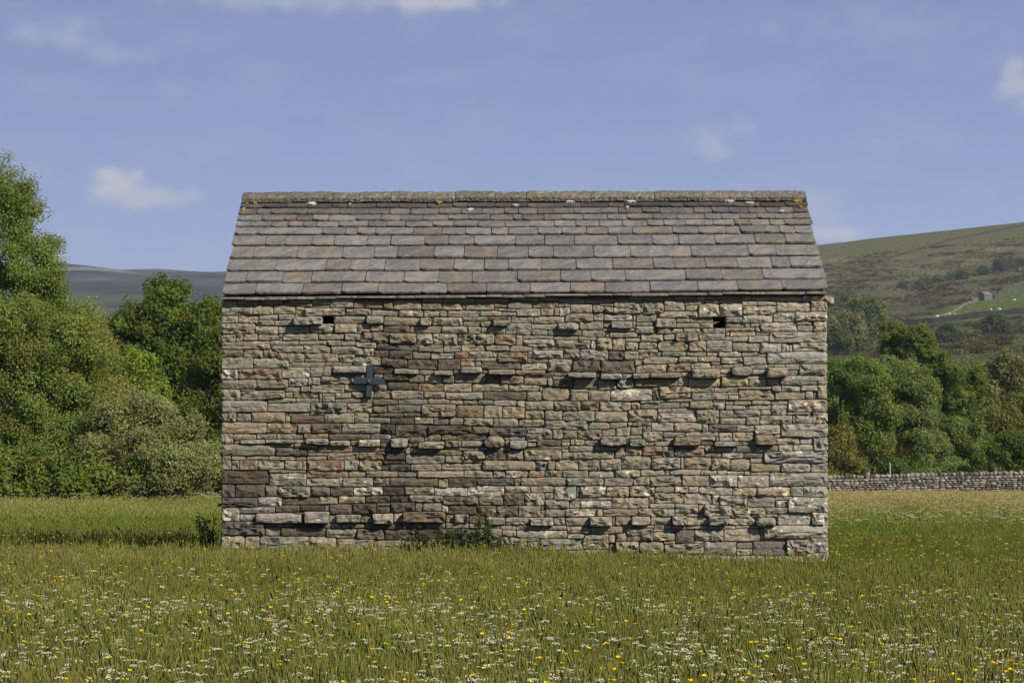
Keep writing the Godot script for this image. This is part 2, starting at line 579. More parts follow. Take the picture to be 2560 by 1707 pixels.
func stone_shape(r: Array, others: Array, face: float, code: int, tint: Color, sd: float, simple := false) -> Shape:
	# one walling stone: an uneven outline that stops short of its neighbours, a hewn face, and a body that runs back into the wall
	var cx: float = (r[0] + r[1]) / 2.0
	var cy: float = (r[2] + r[3]) / 2.0
	var hx: float = (r[1] - r[0]) / 2.0
	var hy: float = (r[3] - r[2]) / 2.0
	var least := minf(hx, hy)
	var radius := minf(rnd(0.014, 0.045), least * 0.85)
	if code == 6:
		radius = least * 0.95
	elif rng.randf() < 0.34:
		radius = minf(rnd(0.02, 0.05), least * 0.9)
	var edge := []
	var nx := clampi(int(hx * 2.0 / 0.075) + 1, 2, 8)
	var ny := clampi(int(hy * 2.0 / 0.07) + 1, 1, 4)
	if simple:
		nx = clampi(nx, 1, 3)
		ny = 1
	var skew := rnd(-0.10, 0.10) * hy
	var lean := rnd(-0.07, 0.07) * hy
	var ix := hx - radius
	var iy := hy - radius
	for k in nx + 1:
		edge.append(Vector2(lerpf(-ix, ix, float(k) / nx), -hy))
	edge.append(Vector2(ix + radius * 0.7, -iy - radius * 0.7))
	for k in ny + 1:
		edge.append(Vector2(hx, lerpf(-iy, iy, float(k) / ny)))
	edge.append(Vector2(ix + radius * 0.7, iy + radius * 0.7))
	for k in nx + 1:
		edge.append(Vector2(lerpf(ix, -ix, float(k) / nx), hy))
	edge.append(Vector2(-ix - radius * 0.7, iy + radius * 0.7))
	for k in ny + 1:
		edge.append(Vector2(-hx, lerpf(iy, -iy, float(k) / ny)))
	edge.append(Vector2(-ix - radius * 0.7, -iy - radius * 0.7))
	var ring := []
	for p: Vector2 in edge:
		var q := p * (1.0 + 0.012 / maxf(0.02, p.length()))
		q.y += skew * p.x / hx * 0.6
		q.x += lean * p.y / hy
		var wob := rough.get_noise_3d(q.x * 9.0, q.y * 12.0, sd)
		q += p.normalized() * wob * 0.026
		var lo := 0.55
		var hi := 1.0
		if not clear_of(r, others, cx + q.x, cy + q.y):
			for it in 7:
				var mid := (lo + hi) / 2.0
				if clear_of(r, others, cx + q.x * mid, cy + q.y * mid):
					lo = mid
				else:
					hi = mid
			q *= lo
		ring.append(q)
	var s := Shape.new()
	s.color = tint
	s.shift = Vector2(fmod(sd * 0.613, 2.0), fmod(sd * 0.377, 2.0))
	var bevel := rnd(0.010, 0.026) * (1.6 if code == 6 else 1.0)
	var tilt_x := rnd(-0.06, 0.06)
	var tilt_y := rnd(-0.14, 0.10)
	var bulge := rnd(0.0, 0.022) * (2.0 if code == 6 else 1.0) * clampf(least / 0.06, 0.5, 1.6)
	var amp := rnd(0.012, 0.040) * clampf(least / 0.06, 0.4, 1.5)
	if code == 6:
		amp *= 0.4
	var offs := [0.0, minf(0.013, hy * 0.3), hy * 0.55, hy * 0.88] if not simple else [0.0, 0.014]
	var rings := []
	for oi in offs.size():
		var off: float = offs[oi]
		var sx := maxf(0.06, 1.0 - off / hx)
		var sy := maxf(0.06, 1.0 - off / hy)
		var row := []
		for q: Vector2 in ring:
			var p := Vector2(q.x * sx, q.y * sy)
			var z := face + p.x * tilt_x + p.y * tilt_y
			var rel := clampf(off / maxf(hy, 0.001), 0.0, 1.0)
			z += bulge * (1.0 - (1.0 - rel) * (1.0 - rel))
			var f := absf(rough.get_noise_3d(p.x * 4.2 + sd, p.y * 4.2, sd * 0.37))
			z += amp * (1.0 - 2.6 * f) + 0.0035 * rough.get_noise_3d(p.x * 16.0, p.y * 20.0, sd)
			if oi == 0:
				z -= bevel
			row.append(Vector3(p.x, p.y, z))
		rings.append(row)
	var n := ring.size()
	var back := []
	for q: Vector2 in ring:
		back.append(Vector3(q.x, q.y, -0.16))
	rings.push_front(back)
	for oi in rings.size() - 1:
		var a: Array = rings[oi]
		var b: Array = rings[oi + 1]
		for k in n:
			var l := (k + 1) % n
			s.quad(a[k], a[l], b[l], b[k])
	var last: Array = rings[-1]
	var mid3 := Vector3.ZERO
	for p: Vector3 in last:
		mid3 += p
	mid3 /= n
	for k in n:
		s.tri(mid3, last[k], last[(k + 1) % n])
	return s


func clear_of(r: Array, others: Array, x: float, y: float) -> bool:
	var own := box_distance(r, x, y)
	if own > 0.012:
		return false
	for o in others:
		if own > box_distance(o, x, y) - 0.0042:
			return false
	return true


const STAINS := [[-1.75, 2.95, 0.42, 0.36, 0.55], [-1.85, 1.95, 0.32, 0.95, 0.46], [-1.8, 0.75, 0.45, 0.60, 0.50], [-3.25, 0.85, 0.30, 0.75, 0.50], [-4.2, 0.95, 0.6, 0.45, 0.22], [-0.9, 1.95, 0.9, 0.4, 0.18], [-2.6, 0.5, 1.2, 0.35, 0.18], [-0.6, 0.55, 0.8, 0.40, 0.22]]


func stone_tone(x: float, y: float) -> float:  # rain-stained and lichen-grey regions of the masonry
	var f := 1.0
	for s in STAINS:
		var dx: float = (x - s[0]) / s[2]
		var dy: float = (y - s[1]) / s[3]
		f -= s[4] * rnd(0.6, 1.5) * clampf(1.35 - sqrt(dx * dx + dy * dy) + 0.8 * patchy.get_noise_2d(x * 1.3, y * 2.0), 0.0, 1.0)
	f += 0.16 * clampf((x - 1.2) / 3.0, 0.0, 1.0)
	return maxf(f, 0.40)


const BUFF := Color(0.67, 0.575, 0.415)
const KINDS := [Color(0.585, 0.535, 0.400), Color(0.50, 0.408, 0.275), Color(0.30, 0.258, 0.205), Color(0.615, 0.572, 0.475), Color(0.545, 0.482, 0.320), Color(0.60, 0.565, 0.47), Color(0.555, 0.50, 0.36), Color(0.50, 0.45, 0.335)]


func stone_color(code: int, x: float, y: float) -> Color:
	var k: Color = KINDS[code]
	var f := 1.17 * stone_tone(x, y) * rnd(0.82, 1.12)
	if code == 2:
		f = clampf(f * 1.1, 0.6, 1.1)
	k = k.lerp(Color(0.65, 0.60, 0.50), clampf((x - 2.0) / 6.0, 0.0, 0.5) * 0.8)
	var hue := rnd(-0.05, 0.05)
	return Color(k.r * f * (1.0 + hue), k.g * f, k.b * f * (1.0 - hue * 1.4))


func build_barn() -> void:
	var barn := thing("field_barn", "two-storey stone field barn with a stone slate roof, alone in the flowering meadow", "barn")
	# the core of rubble and mortar behind the facing stones, open at the two vent holes
	var wall := piece("front_wall", wall_core(), barn)
	tag(wall, "front wall of rough coursed sandstone with three rows of jutting through stones")
	var rects := []
	for i in range(0, WALL_STONES.size(), 6):
		rects.append([WALL_STONES[i] / 1000.0, WALL_STONES[i + 1] / 1000.0, WALL_STONES[i + 2] / 1000.0, WALL_STONES[i + 3] / 1000.0, WALL_STONES[i + 4], WALL_STONES[i + 5]])
	var by_size := range(rects.size())
	by_size.sort_custom(func(a: int, b: int) -> bool: return (rects[a][1] - rects[a][0]) * (rects[a][3] - rects[a][2]) > (rects[b][1] - rects[b][0]) * (rects[b][3] - rects[b][2]))
	var shown := {}
	var plain := 0
	for i: int in by_size:
		if rects[i][4] == 0 and not is_quoin(rects[i]) and plain < 298:
			shown[i] = true
			plain += 1
	var rest := {"stone": Shape.new(), "lichened": Shape.new(), "crusted": Shape.new()}
	var solids := []
	for h in HOLES:
		solids.append(h)
	for i in rects.size():
		var r: Array = rects[i]
		var near := []
		for j in rects.size():
			var o: Array = rects[j]
			if j != i and o[0] < r[1] + 0.04 and o[1] > r[0] - 0.04 and o[2] < r[3] + 0.04 and o[3] > r[2] - 0.04:
				near.append(o)
		for h in solids:
			if h[0] < r[1] + 0.04 and h[1] > r[0] - 0.04 and h[2] < r[3] + 0.04 and h[3] > r[2] - 0.04:
				near.append(h)
		var cx: float = (r[0] + r[1]) / 2.0
		var cy: float = (r[2] + r[3]) / 2.0
		var code: int = r[5]
		var face: float = r[4] / 128.0
		if r[4] == 0:
			face = rnd(-0.018, 0.012) if code != 7 else rnd(-0.04, -0.015)
		var quoin := is_quoin(r)
		if quoin:
			face = rnd(0.0, 0.012)
		var tint := stone_color(code, cx, cy)
		if r[4] > 0 and code != 1:
			tint = toned(KINDS[3 if code == 3 or rng.randf() < 0.4 else 0], rnd(1.08, 1.24))
		var scaly: bool = code == 5 or (cy < 1.35 and rng.randf() < 0.30) or rng.randf() < 0.06 or (quoin and cx > 0.0 and rng.randf() < 0.5)
		var s := stone_shape(r, near, face, code, tint, float(i) * 1.37 + 3.0)
		var skin := "crusted" if code == 5 else ("lichened" if scaly else "stone")
		var mat: Material = M[skin]
		if r[4] > 0:
			piece("through_stone", s.mesh(mat), wall, Vector3(cx, cy, 0))
		elif quoin:
			piece("quoin_stone", s.mesh(mat), wall, Vector3(cx, cy, 0))
		elif shown.has(i):
			piece("stone", s.mesh(mat), wall, Vector3(cx, cy, 0))
		else:
			rest[skin].add(s, Vector3(cx, cy, 0))
	var both: ArrayMesh = rest.stone.mesh(M.stone)
	both.add_surface_from_arrays(Mesh.PRIMITIVE_TRIANGLES, rest.lichened.mesh(M.lichened).surface_get_arrays(0))
	both.surface_set_material(1, M.lichened)
	both.add_surface_from_arrays(Mesh.PRIMITIVE_TRIANGLES, rest.crusted.mesh(M.crusted).surface_get_arrays(0))
	both.surface_set_material(2, M.crusted)
	piece("small_stones", both, wall).set_meta("kind", "stuff")
	build_side_walls(barn)
	build_roof(barn)
	build_tie(barn)
	# weathered corbel and iron pin that show beyond the corners
	var k := Shape.new()
	k.color = Color(0.72, 0.66, 0.52)
	k.add(lump(0.10, 0.085, 0.16, 4.0), Vector3.ZERO)
	piece("corbel", k.mesh(M.lichened), barn, Vector3(5.04, 4.045, -0.12))
	var pin := Shape.new()
	pin.color = Color(0.03, 0.025, 0.02)
	pin.tube([Vector3(0, 0, 0), Vector3(-0.09, 0.005, 0.0), Vector3(-0.10, -0.03, 0.0)], [0.022, 0.024, 0.016], 8)
	piece("iron_pin", pin.mesh(M.iron), barn, Vector3(-4.56, 0.815, -0.05))


func is_quoin(r: Array) -> bool:
	return r[0] < -4.55 or r[1] > 4.94


func lump(hx: float, hy: float, hz: float, sd: float, rings := 5, sides := 9) -> Shape:  # a rough boulder
	var s := Shape.new()
	var at := func(i: int, k: int) -> Vector3:
		var a := PI * (float(i) / rings - 0.5)
		var b := TAU * k / sides
		var d := Vector3(cos(a) * cos(b), sin(a), cos(a) * sin(b))
		var q := Vector3(signf(d.x) * pow(absf(d.x), 0.62), signf(d.y) * pow(absf(d.y), 0.62), signf(d.z) * pow(absf(d.z), 0.62))
		var f := 1.0 + 0.22 * rough.get_noise_3d(d.x * 1.4 + sd, d.y * 1.4, d.z * 1.4 + sd * 0.7)
		return Vector3(q.x * hx, q.y * hy, q.z * hz) * f
	s.color = Color(0.66, 0.60, 0.48)
	for i in rings:
		for k in sides:
			var l := (k + 1) % sides
			var a: Vector3 = at.call(i, k)
			var b: Vector3 = at.call(i, l)
			var c: Vector3 = at.call(i + 1, l)
			var d: Vector3 = at.call(i + 1, k)
			if i > 0:
				s.tri(a, c, b)
			if i < rings - 1:
				s.tri(a, d, c)
	return s


func wall_core() -> ArrayMesh:
	var s := Shape.new()
	var depth := func(x: float, y: float) -> float:
		# pointed with lime mortar here and there, open-jointed elsewhere
		var f := 0.55 * clampf(1.0 - absf(y - 3.7) / 0.5, 0.0, 1.0) * clampf((x + 1.5) / 1.5, 0.0, 1.0) + 0.6 * clampf(1.2 - Vector2((x - 2.0) / 1.9, (y - 1.1) / 0.5).length(), 0.0, 1.0)
		f = clampf(f + 0.7 * patchy.get_noise_2d(x * 1.7, y * 2.6), 0.0, 1.0)
		return -0.050 + 0.032 * f + 0.012 * rough.get_noise_2d(x * 14.0, y * 14.0)
	var x0 := GABLE_LEFT + 0.03
	var x1 := GABLE_RIGHT - 0.03
	var xs := steps(x0, x1, 0.05)
	var ys := steps(-0.45, 4.06, 0.05)
	for h in HOLES:
		xs = xs.filter(func(q: float) -> bool: return absf(q - h[0]) > 0.02 and absf(q - h[1]) > 0.02) + [h[0] - 0.004, h[1] + 0.004]
		ys = ys.filter(func(q: float) -> bool: return absf(q - h[2]) > 0.012 and absf(q - h[3]) > 0.012) + [h[2] - 0.004, h[3] + 0.004]
	xs.sort()
	ys.sort()
	for j in ys.size() - 1:
		for i in xs.size() - 1:
			var mx: float = (xs[i] + xs[i + 1]) / 2.0
			var my: float = (ys[j] + ys[j + 1]) / 2.0
			var open := false
			for h in HOLES:
				if mx > h[0] - 0.004 and mx < h[1] + 0.004 and my > h[2] - 0.004 and my < h[3] + 0.004:
					open = true
			if open:
				continue
			s.color = Color(0.30, 0.26, 0.18)
			if j == ys.size() - 2:
				var ya := eave(xs[i]).y - 0.02
				var yb := eave(xs[i + 1]).y - 0.02
				s.quad(Vector3(xs[i], ys[j + 1], depth.call(xs[i], ys[j + 1])), Vector3(xs[i + 1], ys[j + 1], depth.call(xs[i + 1], ys[j + 1])), Vector3(xs[i + 1], yb, -0.07), Vector3(xs[i], ya, -0.07))
			s.quad(Vector3(xs[i], ys[j], depth.call(xs[i], ys[j])), Vector3(xs[i + 1], ys[j], depth.call(xs[i + 1], ys[j])), Vector3(xs[i + 1], ys[j + 1], depth.call(xs[i + 1], ys[j + 1])), Vector3(xs[i], ys[j + 1], depth.call(xs[i], ys[j + 1])))
	for h in HOLES:  # the vents run through the thickness of the wall
		var a := Vector3(h[0] - 0.004, h[2] - 0.004, -0.05)
		var b := Vector3(h[1] + 0.004, h[3] + 0.004, -0.58)
		s.quad(Vector3(a.x, a.y, a.z), Vector3(b.x, a.y, a.z), Vector3(b.x, a.y, b.z), Vector3(a.x, a.y, b.z))
		s.quad(Vector3(a.x, b.y, b.z), Vector3(b.x, b.y, b.z), Vector3(b.x, b.y, a.z), Vector3(a.x, b.y, a.z))
		s.quad(Vector3(a.x, a.y, a.z), Vector3(a.x, a.y, b.z), Vector3(a.x, b.y, b.z), Vector3(a.x, b.y, a.z))
		s.quad(Vector3(b.x, a.y, b.z), Vector3(b.x, a.y, a.z), Vector3(b.x, b.y, a.z), Vector3(b.x, b.y, b.z))
	return s.mesh(M.mortar)


func build_side_walls(barn: Node3D) -> void:
	# gables of coursed stones on a solid core, and the rear wall
	for side: float in [-1.0, 1.0]:
		var x := GABLE_LEFT if side < 0.0 else GABLE_RIGHT
		var s := Shape.new()
		s.color = Color(0.30, 0.25, 0.18)
		var lo := minf(x - side * 0.05, x - side * 0.55)
		var hi := maxf(x - side * 0.05, x - side * 0.55)
		s.box(Vector3(lo, -0.5, REAR + 0.05), Vector3(hi, 3.98, -0.17))
		var peak := 5.86
		var a := Vector3(lo, 3.98, -0.17)
		var b := Vector3(lo, 3.98, REAR + 0.05)
		var c := Vector3(lo, peak, -2.85)
		var w := Vector3(hi - lo, 0, 0)
		s.tri(a, c, b)
		s.tri(a + w, b + w, c + w)
		s.quad(a, a + w, c + w, c)
		s.quad(b, c, c + w, b + w)
		var g := piece("gable_wall", s.mesh(M.mortar), barn)
		var stones := Shape.new()
		var y := -0.45
		var n := 0
		while y < 5.7:
			var h := rnd(0.09, 0.19)
			var inset := 0.0 if y + h < 4.0 else (y + h - 4.0) / 1.9 * 2.72
			var z := inset + 0.17 if inset == 0.0 else inset + 0.05
			while z < -REAR - inset - 0.06:
				var l := minf(rnd(0.16, 0.52), -REAR - inset - z)
				if l > 0.05:
					n += 1
					var r := [-l / 2.0, l / 2.0, -h / 2.0, h / 2.0]
					var st := stone_shape(r, [], rnd(-0.012, 0.012), 0, stone_color([0, 0, 3, 1, 4, 5][rng.randi() % 6], 3.0, 2.0), n * 2.1 + side, true)
					var turned := Shape.new()
					for i in st.v.size():
						turned.v.push_back(Vector3(x + side * (st.v[i].z - 0.01), st.v[i].y + y + h / 2.0, -(z + l / 2.0) - side * st.v[i].x))
						turned.n.push_back(Vector3(side * st.n[i].z, st.n[i].y, -side * st.n[i].x))
						turned.c.push_back(st.c[i])
						turned.uv.push_back(st.uv[i])
					stones.add(turned)
				z += l
			y += h
		piece("small_stones", stones.mesh(M.stone), g).set_meta("kind", "stuff")
	var rear := Shape.new()
	rear.color = Color(0.45, 0.39, 0.29)
	rear.box(Vector3(GABLE_LEFT + 0.02, -0.5, REAR), Vector3(GABLE_RIGHT - 0.02, 4.0, REAR + 0.5))
	rear.box(Vector3(GABLE_LEFT + 0.03, 3.9, REAR + 0.2), Vector3(GABLE_RIGHT - 0.03, 4.34, REAR + 0.3))
	piece("rear_wall", rear.mesh(M.stone), barn)


# ---------------------------------------------------------------- roof
func eave(x: float) -> Vector3:
	return Vector3(x, lerpf(4.096, 4.197, (x + 4.619) / 9.605), 0.10)


func crest(x: float) -> Vector3:
	return Vector3(x, lerpf(6.025, 6.053, (x + 4.58) / 9.6), -2.85)


func roof_point(x: float, s: float, lift := 0.0) -> Vector3:
	var a := eave(x)
	var b := crest(x)
	var up := Vector3(0, 0.842, 0.540)
	return a.lerp(b, s) + up * lift


func slate_shape(x0: float, x1: float, s0: float, s1: float, top: float, thick: float, tint: Color, sd: float) -> Shape:
	# a hewn stone slate: lower edge raised on the course below and knocked ragged, upper end tucked under the course above
	var s := Shape.new()
	s.color = tint
	s.shift = Vector2(fmod(sd * 0.71, 2.0), fmod(sd * 0.43, 2.0))
	var n := clampi(int((x1 - x0) / 0.06), 3, 12)
	var corner := rnd(0.008, 0.03)
	var upper := []
	var mid := []
	var lower := []
	var under := []
	var far := []
	var bend := rnd(-0.006, 0.006)
	for k in n + 1:
		var u := float(k) / n
		var x := lerpf(x0, x1, u)
		var rag := 0.010 * rough.get_noise_2d(x * 13.0, sd) + 0.006 * rough.get_noise_2d(x * 40.0, sd + 9.0)
		var pull := rag
		if k == 0 or k == n:
			pull += corner
		var b := s0 + pull / 3.58
		var t := top + bend * sin(u * PI) + 0.004 * rough.get_noise_2d(x * 8.0, sd + 3.0)
		under.append(roof_point(x, b, t - thick))
		lower.append(roof_point(x, b + 0.001, t - 0.007))
		mid.append(roof_point(x, b + 0.0045, t))
		far.append(roof_point(x, s1 + 0.035, -0.012))
		upper.append(roof_point(x, s1 + 0.035, -0.045))
	for k in n:
		s.quad(under[k], under[k + 1], lower[k + 1], lower[k])
		s.quad(lower[k], lower[k + 1], mid[k + 1], mid[k])
		s.quad(mid[k], mid[k + 1], far[k + 1], far[k])
		s.quad(upper[k], upper[k + 1], under[k + 1], under[k])
	for e in [0, n]:
		var a := [under[e], lower[e], mid[e], far[e], upper[e]]
		if e == n:
			a.reverse()
		s.tri(a[0], a[1], a[2])
		s.tri(a[0], a[2], a[3])
		s.tri(a[0], a[3], a[4])
	return s


func build_roof(barn: Node3D) -> void:
	# boarded underside so that no light enters, rear pitch of plain slates, front courses slate by slate
	var b := Shape.new()
	b.color = Color(0.16, 0.13, 0.10)
	var l0 := GABLE_LEFT + 0.04
	var l1 := GABLE_RIGHT - 0.04
	b.quad(roof_point(l0, 0.02, -0.05), roof_point(l1, 0.02, -0.05), roof_point(l1, 1.0, -0.05), roof_point(l0, 1.0, -0.05))
	b.quad(roof_point(l0, 0.02, -0.08), roof_point(l0, 1.0, -0.08), roof_point(l1, 1.0, -0.08), roof_point(l1, 0.02, -0.08))
	var mirror := func(p: Vector3) -> Vector3: return Vector3(p.x, p.y, -5.70 - p.z)
	b.color = Color(0.42, 0.39, 0.37)
	for i in 11:
		var s0 := i / 11.0
		var s1 := (i + 1) / 11.0
		b.quad(mirror.call(roof_point(l1 + 0.03, s0, 0.05)), mirror.call(roof_point(l0 - 0.03, s0, 0.05)), mirror.call(roof_point(l0 - 0.03, s1, 0.0)), mirror.call(roof_point(l1 + 0.03, s1, 0.0)))
		b.quad(mirror.call(roof_point(l1 + 0.03, s0, -0.02)), mirror.call(roof_point(l0 - 0.03, s0, -0.02)), mirror.call(roof_point(l0 - 0.03, s0, 0.05)), mirror.call(roof_point(l1 + 0.03, s0, 0.05)))
	var roof := piece("roof", b.mesh(M.slate), barn)
	tag(roof, "stone slate roof laid in diminishing courses under a lichened ridge")
	var n := 0
	for i in SLATE_COURSES.size():
		var c: Array = SLATE_COURSES[i]
		var joints: Array = c[3]
		for j in joints.size() - 1:
			n += 1
			var x0: float = joints[j] / 100.0 + rnd(0.002, 0.008)
			var x1: float = joints[j + 1] / 100.0 - rnd(0.002, 0.008)
			if j == 0:
				x0 = -4.60 + rnd(-0.02, 0.02)
			if j == joints.size() - 2:
				x1 = 5.01 + rnd(-0.02, 0.02)
			var mx := (x0 + x1) / 2.0
			var s0 := course(c, mx) + rnd(-0.003, 0.003)
			var s1 := 0.94 if i == 0 else course(SLATE_COURSES[i - 1], mx)
			var thick := rnd(0.024, 0.044) * (0.8 if i < 4 else 1.0)
			var top := thick + rnd(0.012, 0.024)
			var pick := rng.randf()
			var k := Color(0.445, 0.424, 0.392)
			if pick < 0.30:
				k = Color(0.425, 0.414, 0.405)
			elif pick < 0.46:
				k = Color(0.422, 0.380, 0.320)
			elif pick < 0.55:
				k = Color(0.375, 0.345, 0.305)
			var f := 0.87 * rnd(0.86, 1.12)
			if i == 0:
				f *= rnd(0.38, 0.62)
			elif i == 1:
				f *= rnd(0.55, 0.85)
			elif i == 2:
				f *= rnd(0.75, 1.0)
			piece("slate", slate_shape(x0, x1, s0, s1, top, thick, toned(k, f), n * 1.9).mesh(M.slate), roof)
	# undercloak: thin slates bedded on the wall head, jutting under the lowest course
	var ej := [-462, -424, -392, -357, -312, -279, -245, -183, -154, -115, -73, -41, -15, 19, 53, 121, 160, 190, 248, 310, 334, 378, 402, 467, 500]
	for j in ej.size() - 1:
		var x0: float = ej[j] / 100.0 + 0.004
		var x1: float = ej[j + 1] / 100.0 - 0.004
		var out := rnd(0.102, 0.126)
		var drop := rnd(0.028, 0.034)
		var e := eave((x0 + x1) / 2.0)
		var t := rnd(0.026, 0.045)
		var s := Shape.new()
		s.color = toned(Color(0.42, 0.37, 0.30), rnd(0.8, 1.1))
		s.shift = Vector2(j * 0.37, j * 0.21)
		var m := 5
		var front := []
		for k in m + 1:
			var u := float(k) / m
			front.append(Vector3(lerpf(x0, x1, u), 0, out + 0.014 * rough.get_noise_2d(u * 4.0, j) - (0.02 if k == 0 or k == m else 0.0)))
		var y1 := e.y - drop + 0.032
		var y0 := y1 - t
		for k in m:
			var p: Vector3 = front[k]
			var q: Vector3 = front[k + 1]
			s.quad(Vector3(p.x, y0, p.z), Vector3(q.x, y0, q.z), Vector3(q.x, y1, q.z - 0.008), Vector3(p.x, y1, p.z - 0.008))
			s.quad(Vector3(p.x, y1, p.z - 0.008), Vector3(q.x, y1, q.z - 0.008), Vector3(q.x, y1 + 0.01, -0.35), Vector3(p.x, y1 + 0.01, -0.35))
			s.quad(Vector3(p.x, y0, -0.35), Vector3(q.x, y0, -0.35), Vector3(q.x, y0, q.z), Vector3(p.x, y0, p.z))
		s.quad(Vector3(x0, y0, -0.35), Vector3(x0, y0, front[0].z), Vector3(x0, y1, front[0].z), Vector3(x0, y1, -0.35))
		s.quad(Vector3(x1, y0, front[m].z), Vector3(x1, y0, -0.35), Vector3(x1, y1, -0.35), Vector3(x1, y1, front[m].z))
		piece("eaves_slate", s.mesh(M.slate), roof)
	# ridge: hewn angle stones bedded in mortar
	var rj := [-460, -376, -305, -259, -205, -169, -96, -28, 25, 82, 135, 190, 242, 324, 408, 501]
	for j in rj.size() - 1:
		piece("ridge_stone", ridge_shape(rj[j] / 100.0 + 0.004, rj[j + 1] / 100.0 - 0.004, j).mesh(M.ridge), roof)
	var bed := Shape.new()
	bed.color = Color(0.42, 0.36, 0.24)
	var xs := steps(-4.57, 4.98, 0.07)
	for k in xs.size() - 1:
		var f := func(x: float) -> float: return 0.925 + 0.014 * rough.get_noise_2d(x * 6.0, 2.0)
		var a0 := roof_point(xs[k], f.call(xs[k]), 0.042)
		var a1 := roof_point(xs[k + 1], f.call(xs[k + 1]), 0.042)
		bed.quad(a0, a1, roof_point(xs[k + 1], 0.985, 0.075), roof_point(xs[k], 0.985, 0.075))
		bed.quad(a0 - Vector3(0, 0.05, 0), a1 - Vector3(0, 0.05, 0), a1, a0)
	piece("mortar_bed", bed.mesh(M.mortar), roof)
	# crusts of lichen on the slates below the ridge: across, up the slope, width, height, orange or white
	for q in [[-3.40, 0.893, 0.17, 0.11, 0], [-4.37, 0.900, 0.10, 0.10, 1], [-1.23, 0.900, 0.12, 0.11, 1], [-0.70, 0.82, 0.10, 0.10, 0], [0.06, 0.865, 0.12, 0.06, 0], [0.98, 0.905, 0.14, 0.09, 0], [2.02, 0.91, 0.24, 0.12, 0], [1.95, 0.84, 0.06, 0.06, 0], [3.70, 0.905, 0.17, 0.09, 0], [4.02, 0.88, 0.17, 0.06, 0], [4.84, 0.90, 0.20, 0.12, 1], [4.88, 0.835, 0.12, 0.05, 1], [-4.54, 0.835, 0.07, 0.16, 1], [4.55, 0.79, 0.09, 0.05, 0], [-4.5, 0.895, 0.07, 0.05, 1], [4.15, 0.855, 0.07, 0.04, 1], [-2.75, 0.885, 0.05, 0.04, 0], [4.5, 0.905, 0.06, 0.05, 1], [-0.95, 0.872, 0.12, 0.03, 1]]:
		var s := Shape.new()
		s.color = Color(1.0, 0.97, 0.88) if q[4] == 0 else Color(0.66, 0.40, 0.10)
		var seed_ := float(q[0]) * 3.0
		var ringp := []
		for k in 18:
			var a := TAU * k / 18.0
			var f := 1.0 + 1.0 * rough.get_noise_2d(cos(a) * 2.2 + seed_, sin(a) * 2.2)
			ringp.append(Vector2(q[0] + cos(a) * q[2] * (0.42 - 0.1 * q[4]) * f, q[1] + sin(a) * q[3] * (0.42 - 0.1 * q[4]) * f / 3.58))
		for k in 18:
			var p: Vector2 = ringp[k]
			var r: Vector2 = ringp[(k + 1) % 18]
			s.tri(roof_point(q[0], q[1], 0.066), roof_point(p.x, p.y, 0.061), roof_point(r.x, r.y, 0.061))
			s.quad(roof_point(p.x, p.y, 0.03), roof_point(r.x, r.y, 0.03), roof_point(r.x, r.y, 0.061), roof_point(p.x, p.y, 0.061))
		piece("lichen_patch", s.mesh(M.lichen), roof)


func course(c: Array, x: float) -> float:
	return lerpf(c[0], c[1], (x + 4.6) / 4.6) if x < 0.0 else lerpf(c[1], c[2], x / 5.0)


func ridge_shape(x0: float, x1: float, j: int) -> Shape:
	var s := Shape.new()
	s.color = toned(Color(0.29, 0.272, 0.225), rnd(0.85, 1.1))
	s.shift = Vector2(j * 0.31, j * 0.77)
	var profile := [Vector2(0.31, -0.135), Vector2(0.325, -0.075), Vector2(0.20, 0.01), Vector2(0.085, 0.058), Vector2(0.0, 0.068), Vector2(-0.085, 0.055), Vector2(-0.325, -0.075), Vector2(-0.31, -0.135)]
	var n := maxi(4, int((x1 - x0) / 0.055))
	var rows := []
	var lift := rnd(-0.006, 0.008)
	for k in n + 1:
		var x := lerpf(x0, x1, float(k) / n)
		var row := []
		for i in profile.size():
			var p: Vector2 = profile[i]
			var f := 0.016 * rough.get_noise_3d(x * 9.0, i * 1.7, j * 5.0) + 0.012 * rough.get_noise_3d(x * 1.5, i * 0.4, j * 5.0)
			if k == 0 or k == n:
				f -= 0.008
			var c := crest(x)
			row.append(Vector3(x, c.y + p.y + lift + f, c.z + p.x * (1.0 + f)))
		rows.append(row)
	for k in n:
		for i in profile.size() - 1:
			s.quad(rows[k][i], rows[k + 1][i], rows[k + 1][i + 1], rows[k][i + 1])
	for i in range(1, profile.size() - 1):
		s.tri(rows[0][0], rows[0][i], rows[0][i + 1])
		s.tri(rows[n][0], rows[n][i + 1], rows[n][i])
	return s


